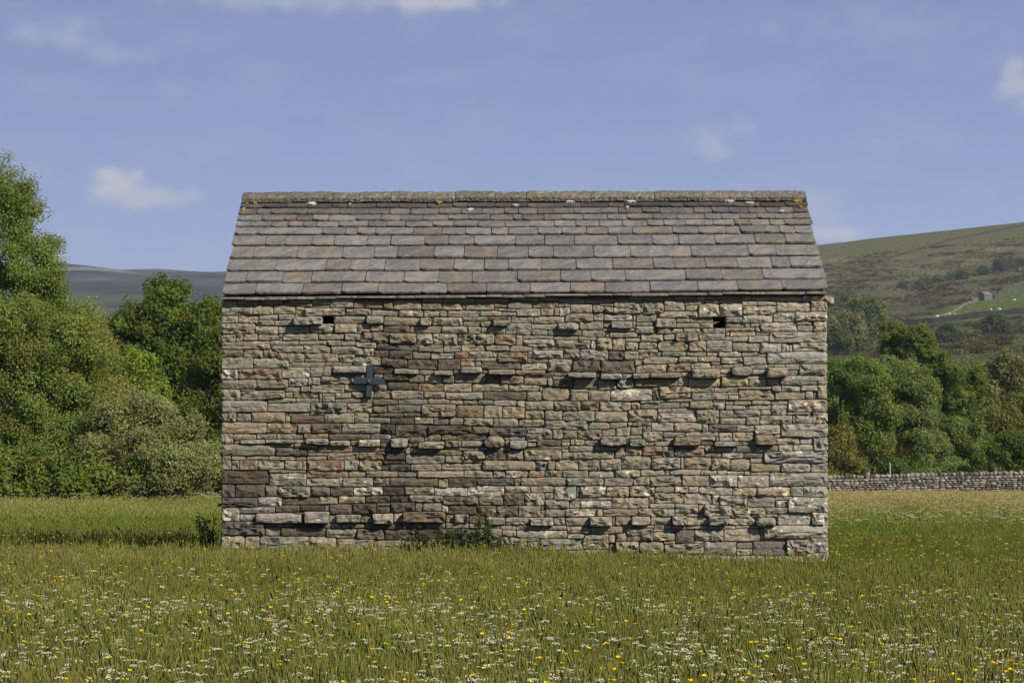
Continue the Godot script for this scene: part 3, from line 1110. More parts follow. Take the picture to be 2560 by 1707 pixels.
func build_tie(barn: Node3D) -> void:
	var t := Node3D.new()
	t.name = "wall_tie"
	barn.add_child(t)
	t.position = Vector3(-2.262, 2.768, 0.062)
	t.rotation.z = -0.035
	tag(t, "black iron cross-shaped wall tie plate with a rusty bolt")
	var upright := Shape.new()
	upright.color = Color(0.035, 0.04, 0.055)
	bar(upright, 0.046, 0.248, 0.012)
	piece("upright_bar", upright.mesh(M.iron), t, Vector3(0, 0, 0.0))
	var cross := Shape.new()
	cross.color = Color(0.03, 0.036, 0.055)
	bar(cross, 0.245, 0.050, 0.011)
	piece("cross_bar", cross.mesh(M.iron), t, Vector3(0.0, 0.004, 0.024))
	var bolt := Shape.new()
	bolt.color = Color(0.22, 0.09, 0.04)
	for k in 8:
		var a := TAU * k / 8.0
		var b := TAU * (k + 1) / 8.0
		var p := Vector3(cos(a), sin(a), 0) * 0.021
		var q := Vector3(cos(b), sin(b), 0) * 0.021
		var up := Vector3(0, 0, 0.03)
		bolt.quad(p, q, q + up, p + up)
		bolt.tri(Vector3(0, 0, 0.036), p + up, q + up)
	piece("bolt", bolt.mesh(M.iron), t, Vector3(0.0, 0.004, 0.034))
	var shank := Shape.new()
	shank.color = Color(0.05, 0.04, 0.04)
	shank.tube([Vector3(0, 0, -0.2), Vector3(0, 0, 0.02)], [0.016, 0.016], 8)
	piece("tie_rod", shank.mesh(M.iron), t)


func bar(s: Shape, hx: float, hy: float, hz: float) -> void:  # a flat bar with chamfered arrises
	var c := 0.005
	s.quad(Vector3(-hx + c, -hy + c, hz), Vector3(hx - c, -hy + c, hz), Vector3(hx - c, hy - c, hz), Vector3(-hx + c, hy - c, hz))
	var o := [Vector3(-hx, -hy, hz - c), Vector3(hx, -hy, hz - c), Vector3(hx, hy, hz - c), Vector3(-hx, hy, hz - c)]
	var i := [Vector3(-hx + c, -hy + c, hz), Vector3(hx - c, -hy + c, hz), Vector3(hx - c, hy - c, hz), Vector3(-hx + c, hy - c, hz)]
	for k in 4:
		var l := (k + 1) % 4
		s.quad(o[k], o[l], i[l], i[k])
		s.quad(o[k] - Vector3(0, 0, 2 * hz), o[l] - Vector3(0, 0, 2 * hz), o[l], o[k])
	s.quad(Vector3(hx, -hy, -hz), Vector3(-hx, -hy, -hz), Vector3(-hx, hy, -hz), Vector3(hx, hy, -hz))


# ---------------------------------------------------------------- dry stone wall
func build_dry_stone_wall() -> void:
	var w := thing("dry_stone_wall", "grey dry stone wall with upright cope stones between the meadow and the wood", "wall", Vector3(0, 0, -92))
	var base := func(x: float) -> float: return ground_at(x, -92.0) - 0.01 + 0.035 * (x - 17.0) * 0.75
	var core := Shape.new()
	core.color = Color(0.22, 0.20, 0.17)
	var xs := steps(6.0, 34.0, 1.0)
	for i in xs.size() - 1:
		var b0: float = base.call(xs[i])
		var b1: float = base.call(xs[i + 1])
		for side: float in [1.0, -1.0]:
			var p := [Vector3(xs[i], b0 - 0.4, side * 0.26), Vector3(xs[i + 1], b1 - 0.4, side * 0.26), Vector3(xs[i + 1], b1 + 1.12, side * 0.15), Vector3(xs[i], b0 + 1.12, side * 0.15)]
			if side < 0.0:
				p.reverse()
			core.quad(p[0], p[1], p[2], p[3])
		core.quad(Vector3(xs[i], b0 + 1.12, 0.15), Vector3(xs[i + 1], b1 + 1.12, 0.15), Vector3(xs[i + 1], b1 + 1.12, -0.15), Vector3(xs[i], b0 + 1.12, -0.15))
	piece("core", core.mesh(M.mortar), w)
	var kinds := []
	for k in 14:
		var l := lump(1.0, 1.0, 1.0, k * 3.7, 4, 7)
		var tint := toned(Color(0.60, 0.57, 0.51).lerp(Color(0.52, 0.44, 0.34), rng.randf() * 0.7), [0.5, 0.75, 0.9, 1.0, 1.15, 1.3, 1.5, 1.75][k % 8])
		for i in l.c.size():
			l.c[i] = tint
			l.uv[i] = l.uv[i] * 0.2 + Vector2(k * 0.3, k * 0.17)
		kinds.append(l)
	var meshes := []
	for l: Shape in kinds:
		meshes.append(l.mesh(M.lichened))
	var places := []
	var y := -0.05
	while y < 1.06:
		var h := rnd(0.09, 0.15)
		var x := 12.5 + rnd(0.0, 0.2)
		while x < 32.0:
			var l := rnd(0.16, 0.42)
			var mid := x + l / 2.0
			var t := Transform3D(Basis.from_euler(Vector3(rnd(-0.1, 0.1), rnd(-0.15, 0.15), rnd(-0.06, 0.06))).scaled_local(Vector3(l * 0.52, h * 0.53 * rnd(0.85, 1.08), rnd(0.11, 0.16))), Vector3(mid, base.call(mid) + y + h / 2.0, lerpf(0.24, 0.14, y / 1.1) + rnd(-0.02, 0.02)))
			places.append([t, mid, false])
			x += l
		y += h
	var cx := 12.4
	while cx < 32.0:
		var l := rnd(0.12, 0.34)
		var t := Transform3D(Basis.from_euler(Vector3(0, rnd(-0.3, 0.3), rnd(-0.5, 0.2))).scaled_local(Vector3(l * 0.55, rnd(0.09, 0.17), rnd(0.16, 0.24))), Vector3(cx + l / 2.0, base.call(cx) + 1.21, rnd(-0.02, 0.04)))
		places.append([t, cx, true])
		cx += l
	var rest := Shape.new()
	var n := 0
	var m := 0
	for q in places:
		var k := rng.randi() % kinds.size()
		var t: Transform3D = q[0]
		var seen: bool = q[1] > 16.9 and q[1] < 28.2
		if q[2] and seen:
			piece("cope_stone", meshes[k], w).transform = t
			m += 1
		elif seen and n < 298 and t.origin.y > -0.55:
			n += 1
			piece("stone", meshes[k], w).transform = t
		else:
			var l: Shape = kinds[k]
			for i in l.v.size():
				rest.v.push_back(t * l.v[i])
				rest.n.push_back((t.basis.inverse().transposed() * l.n[i]).normalized())
			rest.c.append_array(l.c)
			rest.uv.append_array(l.uv)
	piece("small_stones", rest.mesh(M.lichened), w).set_meta("kind", "stuff")
	var post := Shape.new()
	post.color = Color(0.80, 0.62, 0.38)
	post.tube([Vector3(0, -0.3, 0), Vector3(0.01, 1.0, 0), Vector3(-0.02, 2.02, 0.01), Vector3(-0.02, 2.04, 0.01)], [0.055, 0.052, 0.05, 0.02], 8)
	var o := piece("fence_post", post.mesh(M.wood), self, Vector3(20.75, ground_at(20.75, -93.6), -93.6))
	tag(o, "pale wooden stake rising just behind the dry stone wall", "post")


# ---------------------------------------------------------------- trees
func spray(leaves: int, size: float, reach: Vector3, slim: float, sd: int, twig := true) -> ArrayMesh:
	# a twig end with its leaves
	var r := RandomNumberGenerator.new()
	r.seed = sd
	var s := Shape.new()
	for i in leaves:
		var d := Vector3(r.randfn(0, 0.42), r.randf_range(-0.6, 1.0), r.randfn(0, 0.42))
		var p := Vector3(d.x * reach.x, d.y * reach.y, d.z * reach.z)
		var face := Vector3(r.randfn(0, 0.55), 0.75, r.randfn(0, 0.55)).normalized()
		var a := face.cross(Vector3(r.randfn(), r.randfn(), r.randfn())).normalized()
		var b := face.cross(a).normalized()
		var l := size * r.randf_range(0.7, 1.3)
		var w := l * slim
		var f := r.randf_range(0.65, 1.2) * (1.0 if r.randf() < 0.85 else 1.5)
		s.color = Color(f * r.randf_range(0.9, 1.1), f, f * r.randf_range(0.85, 1.1))
		var fold := a.cross(b) * w * 0.25
		s.tri(p - a * l * 0.5, p + b * w * 0.5 + fold, p + a * l * 0.5)
		s.tri(p - a * l * 0.5, p + a * l * 0.5, p - b * w * 0.5 + fold)
	if twig:
		s.color = Color(0.9, 0.62, 0.5)
		s.tube([Vector3(0, -reach.y * 0.6, 0), Vector3(0.02, reach.y * 0.3, 0), Vector3(0.0, reach.y * 0.9, 0.02)], [0.012, 0.009, 0.004], 3)
	return s.mesh(M.leaf)


var sprays := {}


func tree(called: String, label: String, group: String, at: Vector3, lobes: Array, amount: int, kind: String, leaf: Color, opts := {}) -> Node3D:
	# lobes: centre above the base, then half sizes; every lobe is one limb's head of foliage
	var t := thing(called, label, opts.get("category", "tree"), at, group)
	if group == "wood beyond the dry stone wall" and not opts.has("category") and called != "thorn_tree":  # drawn up towards the light
		lobes = lobes.map(func(l: Array) -> Array: return [l[0], l[1] * (1.2 if called == "larch_tree" else 1.09), l[2], l[3], l[4] * 1.08, l[5]])
	var r := RandomNumberGenerator.new()
	r.seed = hash(label)
	var sd := float(r.randi() % 1000)
	var top := 0.0
	for l in lobes:
		top = maxf(top, l[1] + l[4] * 0.5)
	var bark := Shape.new()
	bark.color = opts.get("bark", Color(0.30, 0.26, 0.21))
	var thick: float = opts.get("thick", top * 0.018)
	var lean: Vector2 = opts.get("lean", Vector2.ZERO)
	var stems: Array = opts.get("stems", [Vector2.ZERO])
	for st: Vector2 in stems:
		var pts := []
		var rad := []
		for k in 8:
			var u := k / 7.0
			pts.append(Vector3(st.x * (0.3 + u * 0.7) + lean.x * u + 0.02 * top * r.randfn(0, 0.5) * u, -0.3 + (top * 0.93 + 0.3) * u, st.y * (0.3 + u * 0.7) + lean.y * u))
			rad.append(thick * (1.25 if k == 0 else 1.0) * (1.0 - 0.86 * u))
		bark.tube(pts, rad, 7)
		for l in lobes:
			var end := Vector3(l[0], l[1], l[2])
			var start_u := clampf((l[1] - l[4] * 0.9) / top, 0.12, 0.85)
			var start: Vector3 = pts[int(start_u * 7.0)]
			if (end - start).length() > 0.35 * top and stems.size() > 1 and r.randf() < 0.4:
				continue
			var bend := start.lerp(end, 0.55) + Vector3(0, -0.05 * top, 0)
			bark.tube([start, bend, end, end + Vector3(l[3] * 0.25 * r.randfn(), l[4] * 0.5, l[5] * 0.25 * r.randfn())], [thick * (1.0 - start_u) * 0.6, thick * 0.26, thick * 0.14, thick * 0.04], 5)
			for b in 3:
				var e := end + Vector3(l[3] * r.randf_range(-0.8, 0.8), l[4] * r.randf_range(-0.5, 0.7), l[5] * r.randf_range(-0.8, 0.8))
				bark.tube([bend.lerp(end, 0.5), bend.lerp(e, 0.7), e], [thick * 0.13, thick * 0.09, thick * 0.03], 4)
	var trunk := piece("trunk", bark.mesh(M.bark), t)
	trunk.name = "trunk"
	# every limb carries several smaller heads of foliage
	var heads := []
	for l in lobes:
		heads.append([l[0], l[1], l[2], l[3] * 0.72, l[4] * 0.72, l[5] * 0.72])
		for k in 5:
			var d := Vector3(r.randfn(), r.randfn() * 0.9, r.randfn()).normalized() * r.randf_range(0.5, 0.72)
			var q := r.randf_range(0.36, 0.58)
			heads.append([l[0] + d.x * l[3], l[1] + d.y * l[4], l[2] + d.z * l[5], l[3] * q, l[4] * q, l[5] * q])
	var weights := []
	var sum := 0.0
	for l in heads:
		var wgt: float = pow(l[3] * l[4] * l[5], 0.667)
		sum += wgt
		weights.append(sum)
	var places := []
	var tints := PackedColorArray()
	var big: float = opts.get("big", 1.0)
	var gap: float = opts.get("gap", -0.08)
	var droop: float = opts.get("droop", 0.0)
	var wind: Vector3 = opts.get("wind", Vector3.ZERO)
	var tries := 0
	if group == "wood beyond the dry stone wall":
		amount = int(amount * 1.25)
	while places.size() < amount and tries < amount * 6:
		tries += 1
		var pick := r.randf() * sum
		var li := 0
		while weights[li] < pick:
			li += 1
		var l: Array = heads[li]
		var d := Vector3(r.randfn(), r.randfn(), r.randfn()).normalized()
		var rad2 := lerpf(0.30, 1.0, sqrt(r.randf())) * (0.86 + 0.42 * rough.get_noise_3d(d.x * 1.6 + sd, d.y * 1.6 + li * 5.0, d.z * 1.6))
		if r.randf() < 0.13:  # longer shoots break the outline
			rad2 *= r.randf_range(1.1, 1.4)
		var p := Vector3(l[0] + d.x * l[3] * rad2, l[1] + d.y * l[4] * rad2, l[2] + d.z * l[5] * rad2)
		if p.y < 0.15:
			continue
		if rough.get_noise_3d(p.x * 0.55 / big + sd, p.y * 0.75 / big, p.z * 0.55 / big) < gap + 0.07:
			continue
		var up := (d * Vector3(1.0, 0.7, 1.0) + Vector3(0, 0.35 - droop, 0) + wind + Vector3(r.randfn(), r.randfn(), r.randfn()) * 0.35).normalized()
		var side := up.cross(Vector3(r.randfn(), r.randfn(), r.randfn())).normalized()
		var sc := r.randf_range(0.75, 1.3) * big
		places.append(Transform3D(Basis(side, up, side.cross(up)).scaled_local(Vector3.ONE * sc), p))
		var f := 1.68 * r.randf_range(0.78, 1.22) * (1.0 + 0.35 * patchy.get_noise_3d(p.x * 0.4 + sd, p.y * 0.4, p.z * 0.4))
		var h := r.randf_range(-0.10, 0.10)
		tints.push_back(Color(leaf.r * f * (1.06 + h), leaf.g * f, leaf.b * f * (1.0 - h)))
	scatter("crown", sprays[kind], places, tints, t).set_meta("kind", "stuff")
	return t


func place(px: float, d: float) -> Vector3:  # a spot on the ground by its bearing (in units of the lens) and distance
	var x := (px - 1280.0) / 5992.0 * d
	return Vector3(x, ground_at(x, 38.0 - d), 38.0 - d)


func build_near_trees() -> void:
	sprays.birch = spray(58, 0.085, Vector3(0.32, 0.48, 0.32), 0.74, 1)
	sprays.broad = spray(46, 0.118, Vector3(0.36, 0.36, 0.36), 0.8, 2)
	sprays.willow = spray(54, 0.125, Vector3(0.30, 0.44, 0.30), 0.38, 3)
	sprays.needle = spray(60, 0.24, Vector3(0.24, 0.60, 0.24), 0.24, 4)
	sprays.wood = spray(64, 0.112, Vector3(0.36, 0.40, 0.36), 0.8, 12)
	sprays.nettle = spray(26, 0.07, Vector3(0.10, 0.26, 0.10), 0.5, 5)
	var g := "trees at the left edge of the meadow"
	tree("birch_tree", "tallest birch, cut by the left edge of the picture, small bright leaves", g, place(-48, 97), [[0.4, 12.4, 0, 1.5, 2.4, 1.5], [1.9, 10.4, 0.3, 1.6, 1.9, 1.6], [-1.8, 10.8, 0, 2.0, 2.6, 2.0], [2.3, 8.6, 0, 1.4, 2.0, 1.5], [-1.6, 7.6, 0.6, 2.4, 2.6, 2.2], [1.0, 6.6, 0.8, 2.0, 2.0, 2.0], [0.8, 9.8, 0.5, 1.6, 1.5, 1.6]], 2900, "birch", Color(0.140, 0.190, 0.046), {"bark": Color(0.62, 0.57, 0.5), "thick": 0.19, "gap": -0.10, "droop": 0.3, "wind": Vector3(0.25, 0, 0)})
	tree("birch_tree", "birch with a dense rounded crown standing in front of the tallest birch", g, place(95, 90), [[0.0, 6.9, 0, 1.7, 1.6, 1.6], [-1.6, 5.6, 0.3, 1.7, 2.0, 1.7], [1.2, 5.6, 0, 1.5, 1.7, 1.6], [-1.4, 3.0, 0.6, 2.0, 2.4, 1.9], [1.2, 3.2, 0.6, 1.9, 2.3, 1.8], [0.2, 4.6, 0.9, 1.6, 1.7, 1.4], [0, 1.5, 0.9, 2.6, 1.4, 1.6]], 2900, "birch", Color(0.150, 0.200, 0.050), {"bark": Color(0.55, 0.5, 0.44), "gap": -0.20, "droop": 0.25, "wind": Vector3(0.2, 0, 0)})
	tree("birch_tree", "narrow yellowish birch rising between the dense birch and the dark alder", g, place(215, 95), [[0.1, 7.3, 0, 0.9, 1.1, 0.9], [0.1, 5.8, 0.0, 1.3, 1.5, 1.2], [-0.6, 4.2, 0.4, 1.6, 1.9, 1.5], [1.1, 4.0, 0.4, 1.5, 1.9, 1.4], [0.3, 2.2, 0.6, 2.0, 1.8, 1.6]], 1700, "birch", Color(0.185, 0.195, 0.062), {"bark": Color(0.55, 0.48, 0.4), "gap": -0.14, "droop": 0.25})
	tree("alder_tree", "dark green alder with a pointed top behind the pale willow", g, place(415, 112), [[0.0, 9.5, 0, 1.3, 1.3, 1.3], [-1.2, 8.2, 0.2, 1.9, 1.7, 1.7], [1.5, 7.9, 0.2, 1.9, 1.8, 1.8], [0.2, 7.6, 0.4, 1.8, 1.7, 1.6], [-2.2, 6.0, 0.5, 2.0, 2.1, 1.9], [2.5, 5.9, 0.5, 2.1, 2.2, 2.0], [0.2, 5.9, 1.2, 1.9, 1.8, 1.6], [0.4, 3.4, 1.2, 3.0, 2.2, 1.8], [3.0, 3.0, 0.6, 1.7, 2.4, 1.7]], 3900, "broad", Color(0.105, 0.145, 0.034), {"gap": -0.16})
	tree("sycamore_tree", "small sycamore showing only its round top between birch and alder", g, place(272, 118), [[0.0, 7.9, 0, 1.1, 1.1, 1.1], [-0.9, 6.4, 0, 1.4, 1.4, 1.4], [1.0, 6.3, 0, 1.4, 1.5, 1.4], [0.1, 4.5, 0, 2.0, 2.2, 1.8]], 1100, "broad", Color(0.150, 0.190, 0.040), {"gap": -0.2})
	tree("sycamore_tree", "light lime green young sycamore squeezed beside the dark alder", g, place(355, 100), [[0.0, 5.6, 0, 0.85, 0.85, 0.8], [0.35, 4.7, 0.3, 0.9, 0.8, 0.8], [-0.5, 4.4, 0, 0.8, 1.0, 0.8], [0.1, 3.2, 0, 1.2, 1.4, 1.0]], 620, "broad", Color(0.150, 0.215, 0.035), {"gap": -0.12, "thick": 0.07})
	tree("willow_tree", "pale green spreading willow at the barn's left, its foliage down to the grass", g, place(375, 88), [[-0.2, 3.9, 0, 0.9, 0.8, 0.9], [-1.2, 3.3, 0.3, 1.0, 1.0, 1.0], [0.6, 3.3, 0.1, 0.9, 0.8, 0.9], [1.2, 2.6, 0.2, 0.9, 0.8, 0.9], [1.8, 1.9, 0.2, 0.8, 0.8, 0.9], [-0.3, 2.4, 0.8, 1.2, 1.0, 0.9], [0.8, 1.7, 0.8, 1.2, 0.9, 0.9], [-1.6, 1.9, 0.5, 1.1, 1.0, 1.0], [2.3, 1.0, 0.3, 0.7, 0.8, 0.8], [-0.6, 1.0, 0.9, 1.4, 0.9, 0.8], [1.3, 0.8, 0.7, 1.3, 0.8, 0.7], [-2.2, 1.0, 0.5, 1.0, 0.9, 0.9]], 2400, "willow", Color(0.185, 0.220, 0.090), {"gap": -0.06, "bark": Color(0.5, 0.42, 0.32), "stems": [Vector2(-0.5, 0.3), Vector2(0.5, 0.2), Vector2(0, 0)], "thick": 0.08, "droop": 0.15, "wind": Vector3(0.3, 0.1, 0)})
	tree("alder_tree", "low spreading alder half hidden between the willow and the barn corner", g, place(520, 104), [[0, 4.6, 0, 1.7, 2.0, 1.6], [-1.5, 3.2, 0, 1.8, 2.0, 1.6], [1.6, 3.0, 0, 1.8, 2.2, 1.6], [0.2, 1.6, 0.5, 2.8, 1.7, 1.5], [0.6, 6.4, 0, 1.3, 1.4, 1.3]], 1900, "broad", Color(0.095, 0.130, 0.030), {"gap": -0.16})
	tree("hazel_bush", "leafy hazel bush at the foot of the birches by the flowering grass", g, place(30, 86), [[0.0, 1.2, 0, 1.6, 1.1, 0.9], [1.8, 1.0, 0, 1.3, 0.9, 0.8], [-1.8, 1.2, 0, 1.5, 1.2, 0.9]], 950, "broad", Color(0.120, 0.165, 0.038), {"category": "bush", "gap": -0.1, "thick": 0.05})
	tree("hazel_bush", "low hazel bush between the birches and the willow at field edge", g, place(240, 87), [[0.0, 1.0, 0, 1.3, 1.0, 0.8], [1.3, 0.8, 0, 1.0, 0.8, 0.7], [-1.2, 0.9, 0, 1.1, 0.9, 0.7]], 700, "broad", Color(0.120, 0.165, 0.038), {"category": "bush", "gap": -0.1, "thick": 0.05})
	# the wood beyond the dry stone wall
	g = "wood beyond the dry stone wall"
	tree("sycamore_tree", "leafy green sycamore right beside the barn's edge, behind the dry stone wall", g, place(2105, 146), [[0.0, 7.0, 0, 1.4, 1.1, 1.3], [-1.4, 6.3, 0, 1.5, 1.4, 1.4], [1.3, 5.6, 0.3, 1.3, 1.5, 1.3], [-1.0, 4.2, 0.6, 1.7, 1.7, 1.5], [1.0, 3.8, 0.6, 1.5, 1.6, 1.4]], 1900, "wood", Color(0.123, 0.185, 0.045), {"gap": -0.1, "bark": Color(0.48, 0.44, 0.37), "thick": 0.16})
	tree("birch_tree", "birch with a pale trunk showing low above the dry stone wall", g, place(2170, 143), [[0.2, 6.3, 0, 1.1, 1.3, 1.1], [0.4, 5.0, 0.4, 1.3, 1.3, 1.2], [-0.5, 4.0, 0, 1.1, 1.3, 1.1], [0.7, 3.4, 0.3, 1.0, 1.1, 1.0]], 1100, "wood", Color(0.146, 0.196, 0.050), {"gap": -0.06, "bark": Color(0.85, 0.76, 0.62), "thick": 0.15, "droop": 0.2})
	tree("ash_tree", "grey-green ash with upturned leafy shoots in the middle of the wood", g, place(2245, 146), [[-0.2, 6.9, 0, 1.3, 1.2, 1.2], [1.1, 5.9, 0.3, 1.3, 1.3, 1.2], [-1.1, 5.4, 0.2, 1.3, 1.5, 1.2], [0.6, 4.2, 0.5, 1.5, 1.5, 1.3], [1.5, 3.2, 0.3, 1.4, 1.5, 1.2]], 1900, "wood", Color(0.151, 0.196, 0.067), {"gap": -0.02, "bark": Color(0.5, 0.44, 0.36), "thick": 0.17})
	tree("larch_tree", "dark windswept larch with the highest pointed top of the wood", g, place(2228, 160), [[0.0, 9.2, 0, 0.7, 1.0, 0.7], [0.3, 8.0, 0, 1.0, 0.9, 0.9], [0.0, 6.8, 0, 1.4, 1.0, 1.2], [0.5, 5.6, 0, 1.7, 1.1, 1.4], [0.2, 4.3, 0, 2.0, 1.2, 1.6]], 1500, "needle", Color(0.110, 0.148, 0.042), {"gap": -0.05, "wind": Vector3(0.8, -0.1, 0), "thick": 0.18})
	tree("larch_tree", "broad windswept larch leaning right, beside the highest pointed larch", g, place(2300, 158), [[-0.2, 8.9, 0, 0.9, 0.9, 0.8], [0.5, 7.9, 0, 1.5, 1.0, 1.1], [1.0, 6.7, 0, 1.9, 1.1, 1.4], [0.9, 5.4, 0, 2.1, 1.2, 1.5], [1.2, 4.1, 0, 2.3, 1.2, 1.6], [1.4, 2.9, 0, 2.4, 1.1, 1.6], [1.6, 1.8, 0, 2.4, 1.0, 1.6]], 2300, "needle", Color(0.110, 0.148, 0.042), {"gap": -0.05, "wind": Vector3(0.9, -0.15, 0), "thick": 0.2})
	tree("larch_tree", "thin larch spire standing against the pale trees on the hillside", g, place(2436, 160), [[0.0, 6.5, 0, 0.4, 0.9, 0.4], [0.0, 5.2, 0, 0.8, 0.8, 0.7], [-0.2, 4.0, 0, 1.4, 0.9, 1.0], [-0.1, 2.8, 0, 1.8, 1.0, 1.3], [0, 1.6, 0, 1.9, 0.9, 1.3]], 1150, "needle", Color(0.110, 0.148, 0.042), {"gap": -0.05, "wind": Vector3(0.5, -0.1, 0), "thick": 0.13})
	tree("ash_tree", "light green ash in front of the larch spire", g, place(2395, 150), [[0.0, 3.9, 0, 1.6, 1.2, 1.2], [1.3, 3.2, 0.2, 1.4, 1.2, 1.1], [-1.2, 2.8, 0.2, 1.4, 1.3, 1.1], [0.2, 1.8, 0.4, 2.3, 1.2, 1.1]], 1250, "wood", Color(0.140, 0.185, 0.062), {"gap": -0.02, "thick": 0.12})
	tree("thorn_tree", "gnarled hawthorn with white blossom, leaning over the dry stone wall's right end", g, place(2512, 137), [[0.4, 2.9, 0, 1.3, 0.75, 1.0], [-0.7, 2.3, 0.2, 1.1, 0.6, 0.9], [1.4, 2.3, 0.1, 1.1, 0.7, 0.9], [-1.1, 1.7, 0.2, 0.7, 0.4, 0.7], [0.4, 1.9, 0.2, 1.3, 0.6, 0.9]], 1000, "wood", Color(0.090, 0.140, 0.031), {"gap": 0.0, "bark": Color(0.55, 0.42, 0.25), "stems": [Vector2(-0.5, 0), Vector2(0.4, 0.1)], "thick": 0.10})
	tree("ash_tree", "olive ash at the right edge above the blossoming hawthorn", g, place(2545, 158), [[0.0, 5.6, 0, 1.8, 1.0, 1.4], [-1.4, 4.8, 0, 1.6, 0.9, 1.3], [1.2, 4.2, 0, 1.8, 1.2, 1.4], [-0.4, 3.2, 0.2, 2.2, 1.3, 1.4], [0, 1.6, 0, 2.5, 1.2, 1.4]], 1500, "wood", Color(0.140, 0.168, 0.050), {"gap": 0.0, "thick": 0.14})
	tree("elder_bush", "olive-brown leafing bush low beside the barn's right edge", g, place(2092, 138), [[0.0, 2.9, 0, 1.0, 1.2, 0.9], [0.6, 1.9, 0.2, 1.0, 1.0, 0.8], [-0.6, 1.6, 0.1, 0.9, 1.0, 0.8]], 620, "wood", Color(0.168, 0.174, 0.050), {"category": "bush", "gap": -0.05, "thick": 0.06})
	tree("holly_bush", "dark rounded bush just behind the pale wooden stake", g, place(2245, 139), [[0.0, 1.4, 0, 1.1, 0.8, 0.9], [0.8, 1.2, 0.1, 0.9, 0.7, 0.8], [-0.6, 1.1, 0, 0.7, 0.7, 0.7]], 560, "wood", Color(0.073, 0.129, 0.034), {"category": "bush", "gap": -0.2, "thick": 0.05})
	tree("holly_bush", "bright green scrub under the windswept larches behind the wall", g, place(2370, 140), [[0.0, 1.3, 0, 1.4, 0.8, 0.9], [1.2, 1.1, 0, 1.1, 0.7, 0.8], [-1.1, 1.3, 0, 1.0, 0.8, 0.8]], 640, "wood", Color(0.134, 0.190, 0.050), {"category": "bush", "gap": -0.15, "thick": 0.05})
	tree("ash_tree", "young ash filling the wood behind the pale-trunked birch", g, place(2145, 158), [[0.0, 4.6, 0, 2.0, 1.6, 1.4], [1.6, 3.4, 0, 1.8, 1.6, 1.4], [-1.8, 3.4, 0, 1.8, 1.6, 1.4], [0, 1.8, 0, 3.0, 1.4, 1.4]], 1500, "wood", Color(0.123, 0.168, 0.045), {"gap": -0.2, "thick": 0.12})
	tree("ash_tree", "young ash filling the wood under the larches", g, place(2330, 168), [[0.0, 3.6, 0, 2.4, 1.6, 1.4], [2.4, 3.0, 0, 2.2, 1.6, 1.4], [-2.2, 3.0, 0, 2.2, 1.6, 1.4], [0, 1.6, 0, 3.6, 1.3, 1.4]], 1500, "wood", Color(0.123, 0.168, 0.047), {"gap": -0.2, "thick": 0.12})
	tree("ash_tree", "young ash filling the wood behind the hawthorn", g, place(2490, 168), [[0.0, 3.4, 0, 2.4, 1.6, 1.4], [2.4, 3.0, 0, 2.2, 1.6, 1.4], [-2.2, 2.8, 0, 2.2, 1.6, 1.4], [0, 1.6, 0, 3.6, 1.3, 1.4]], 1400, "wood", Color(0.129, 0.168, 0.050), {"gap": -0.2, "thick": 0.12})


func hill_place(px: float, d: float) -> Vector3:
	var x := (px - 1280.0) / 5992.0 * d
	return Vector3(x, hill_at(x, 38.0 - d), 38.0 - d)


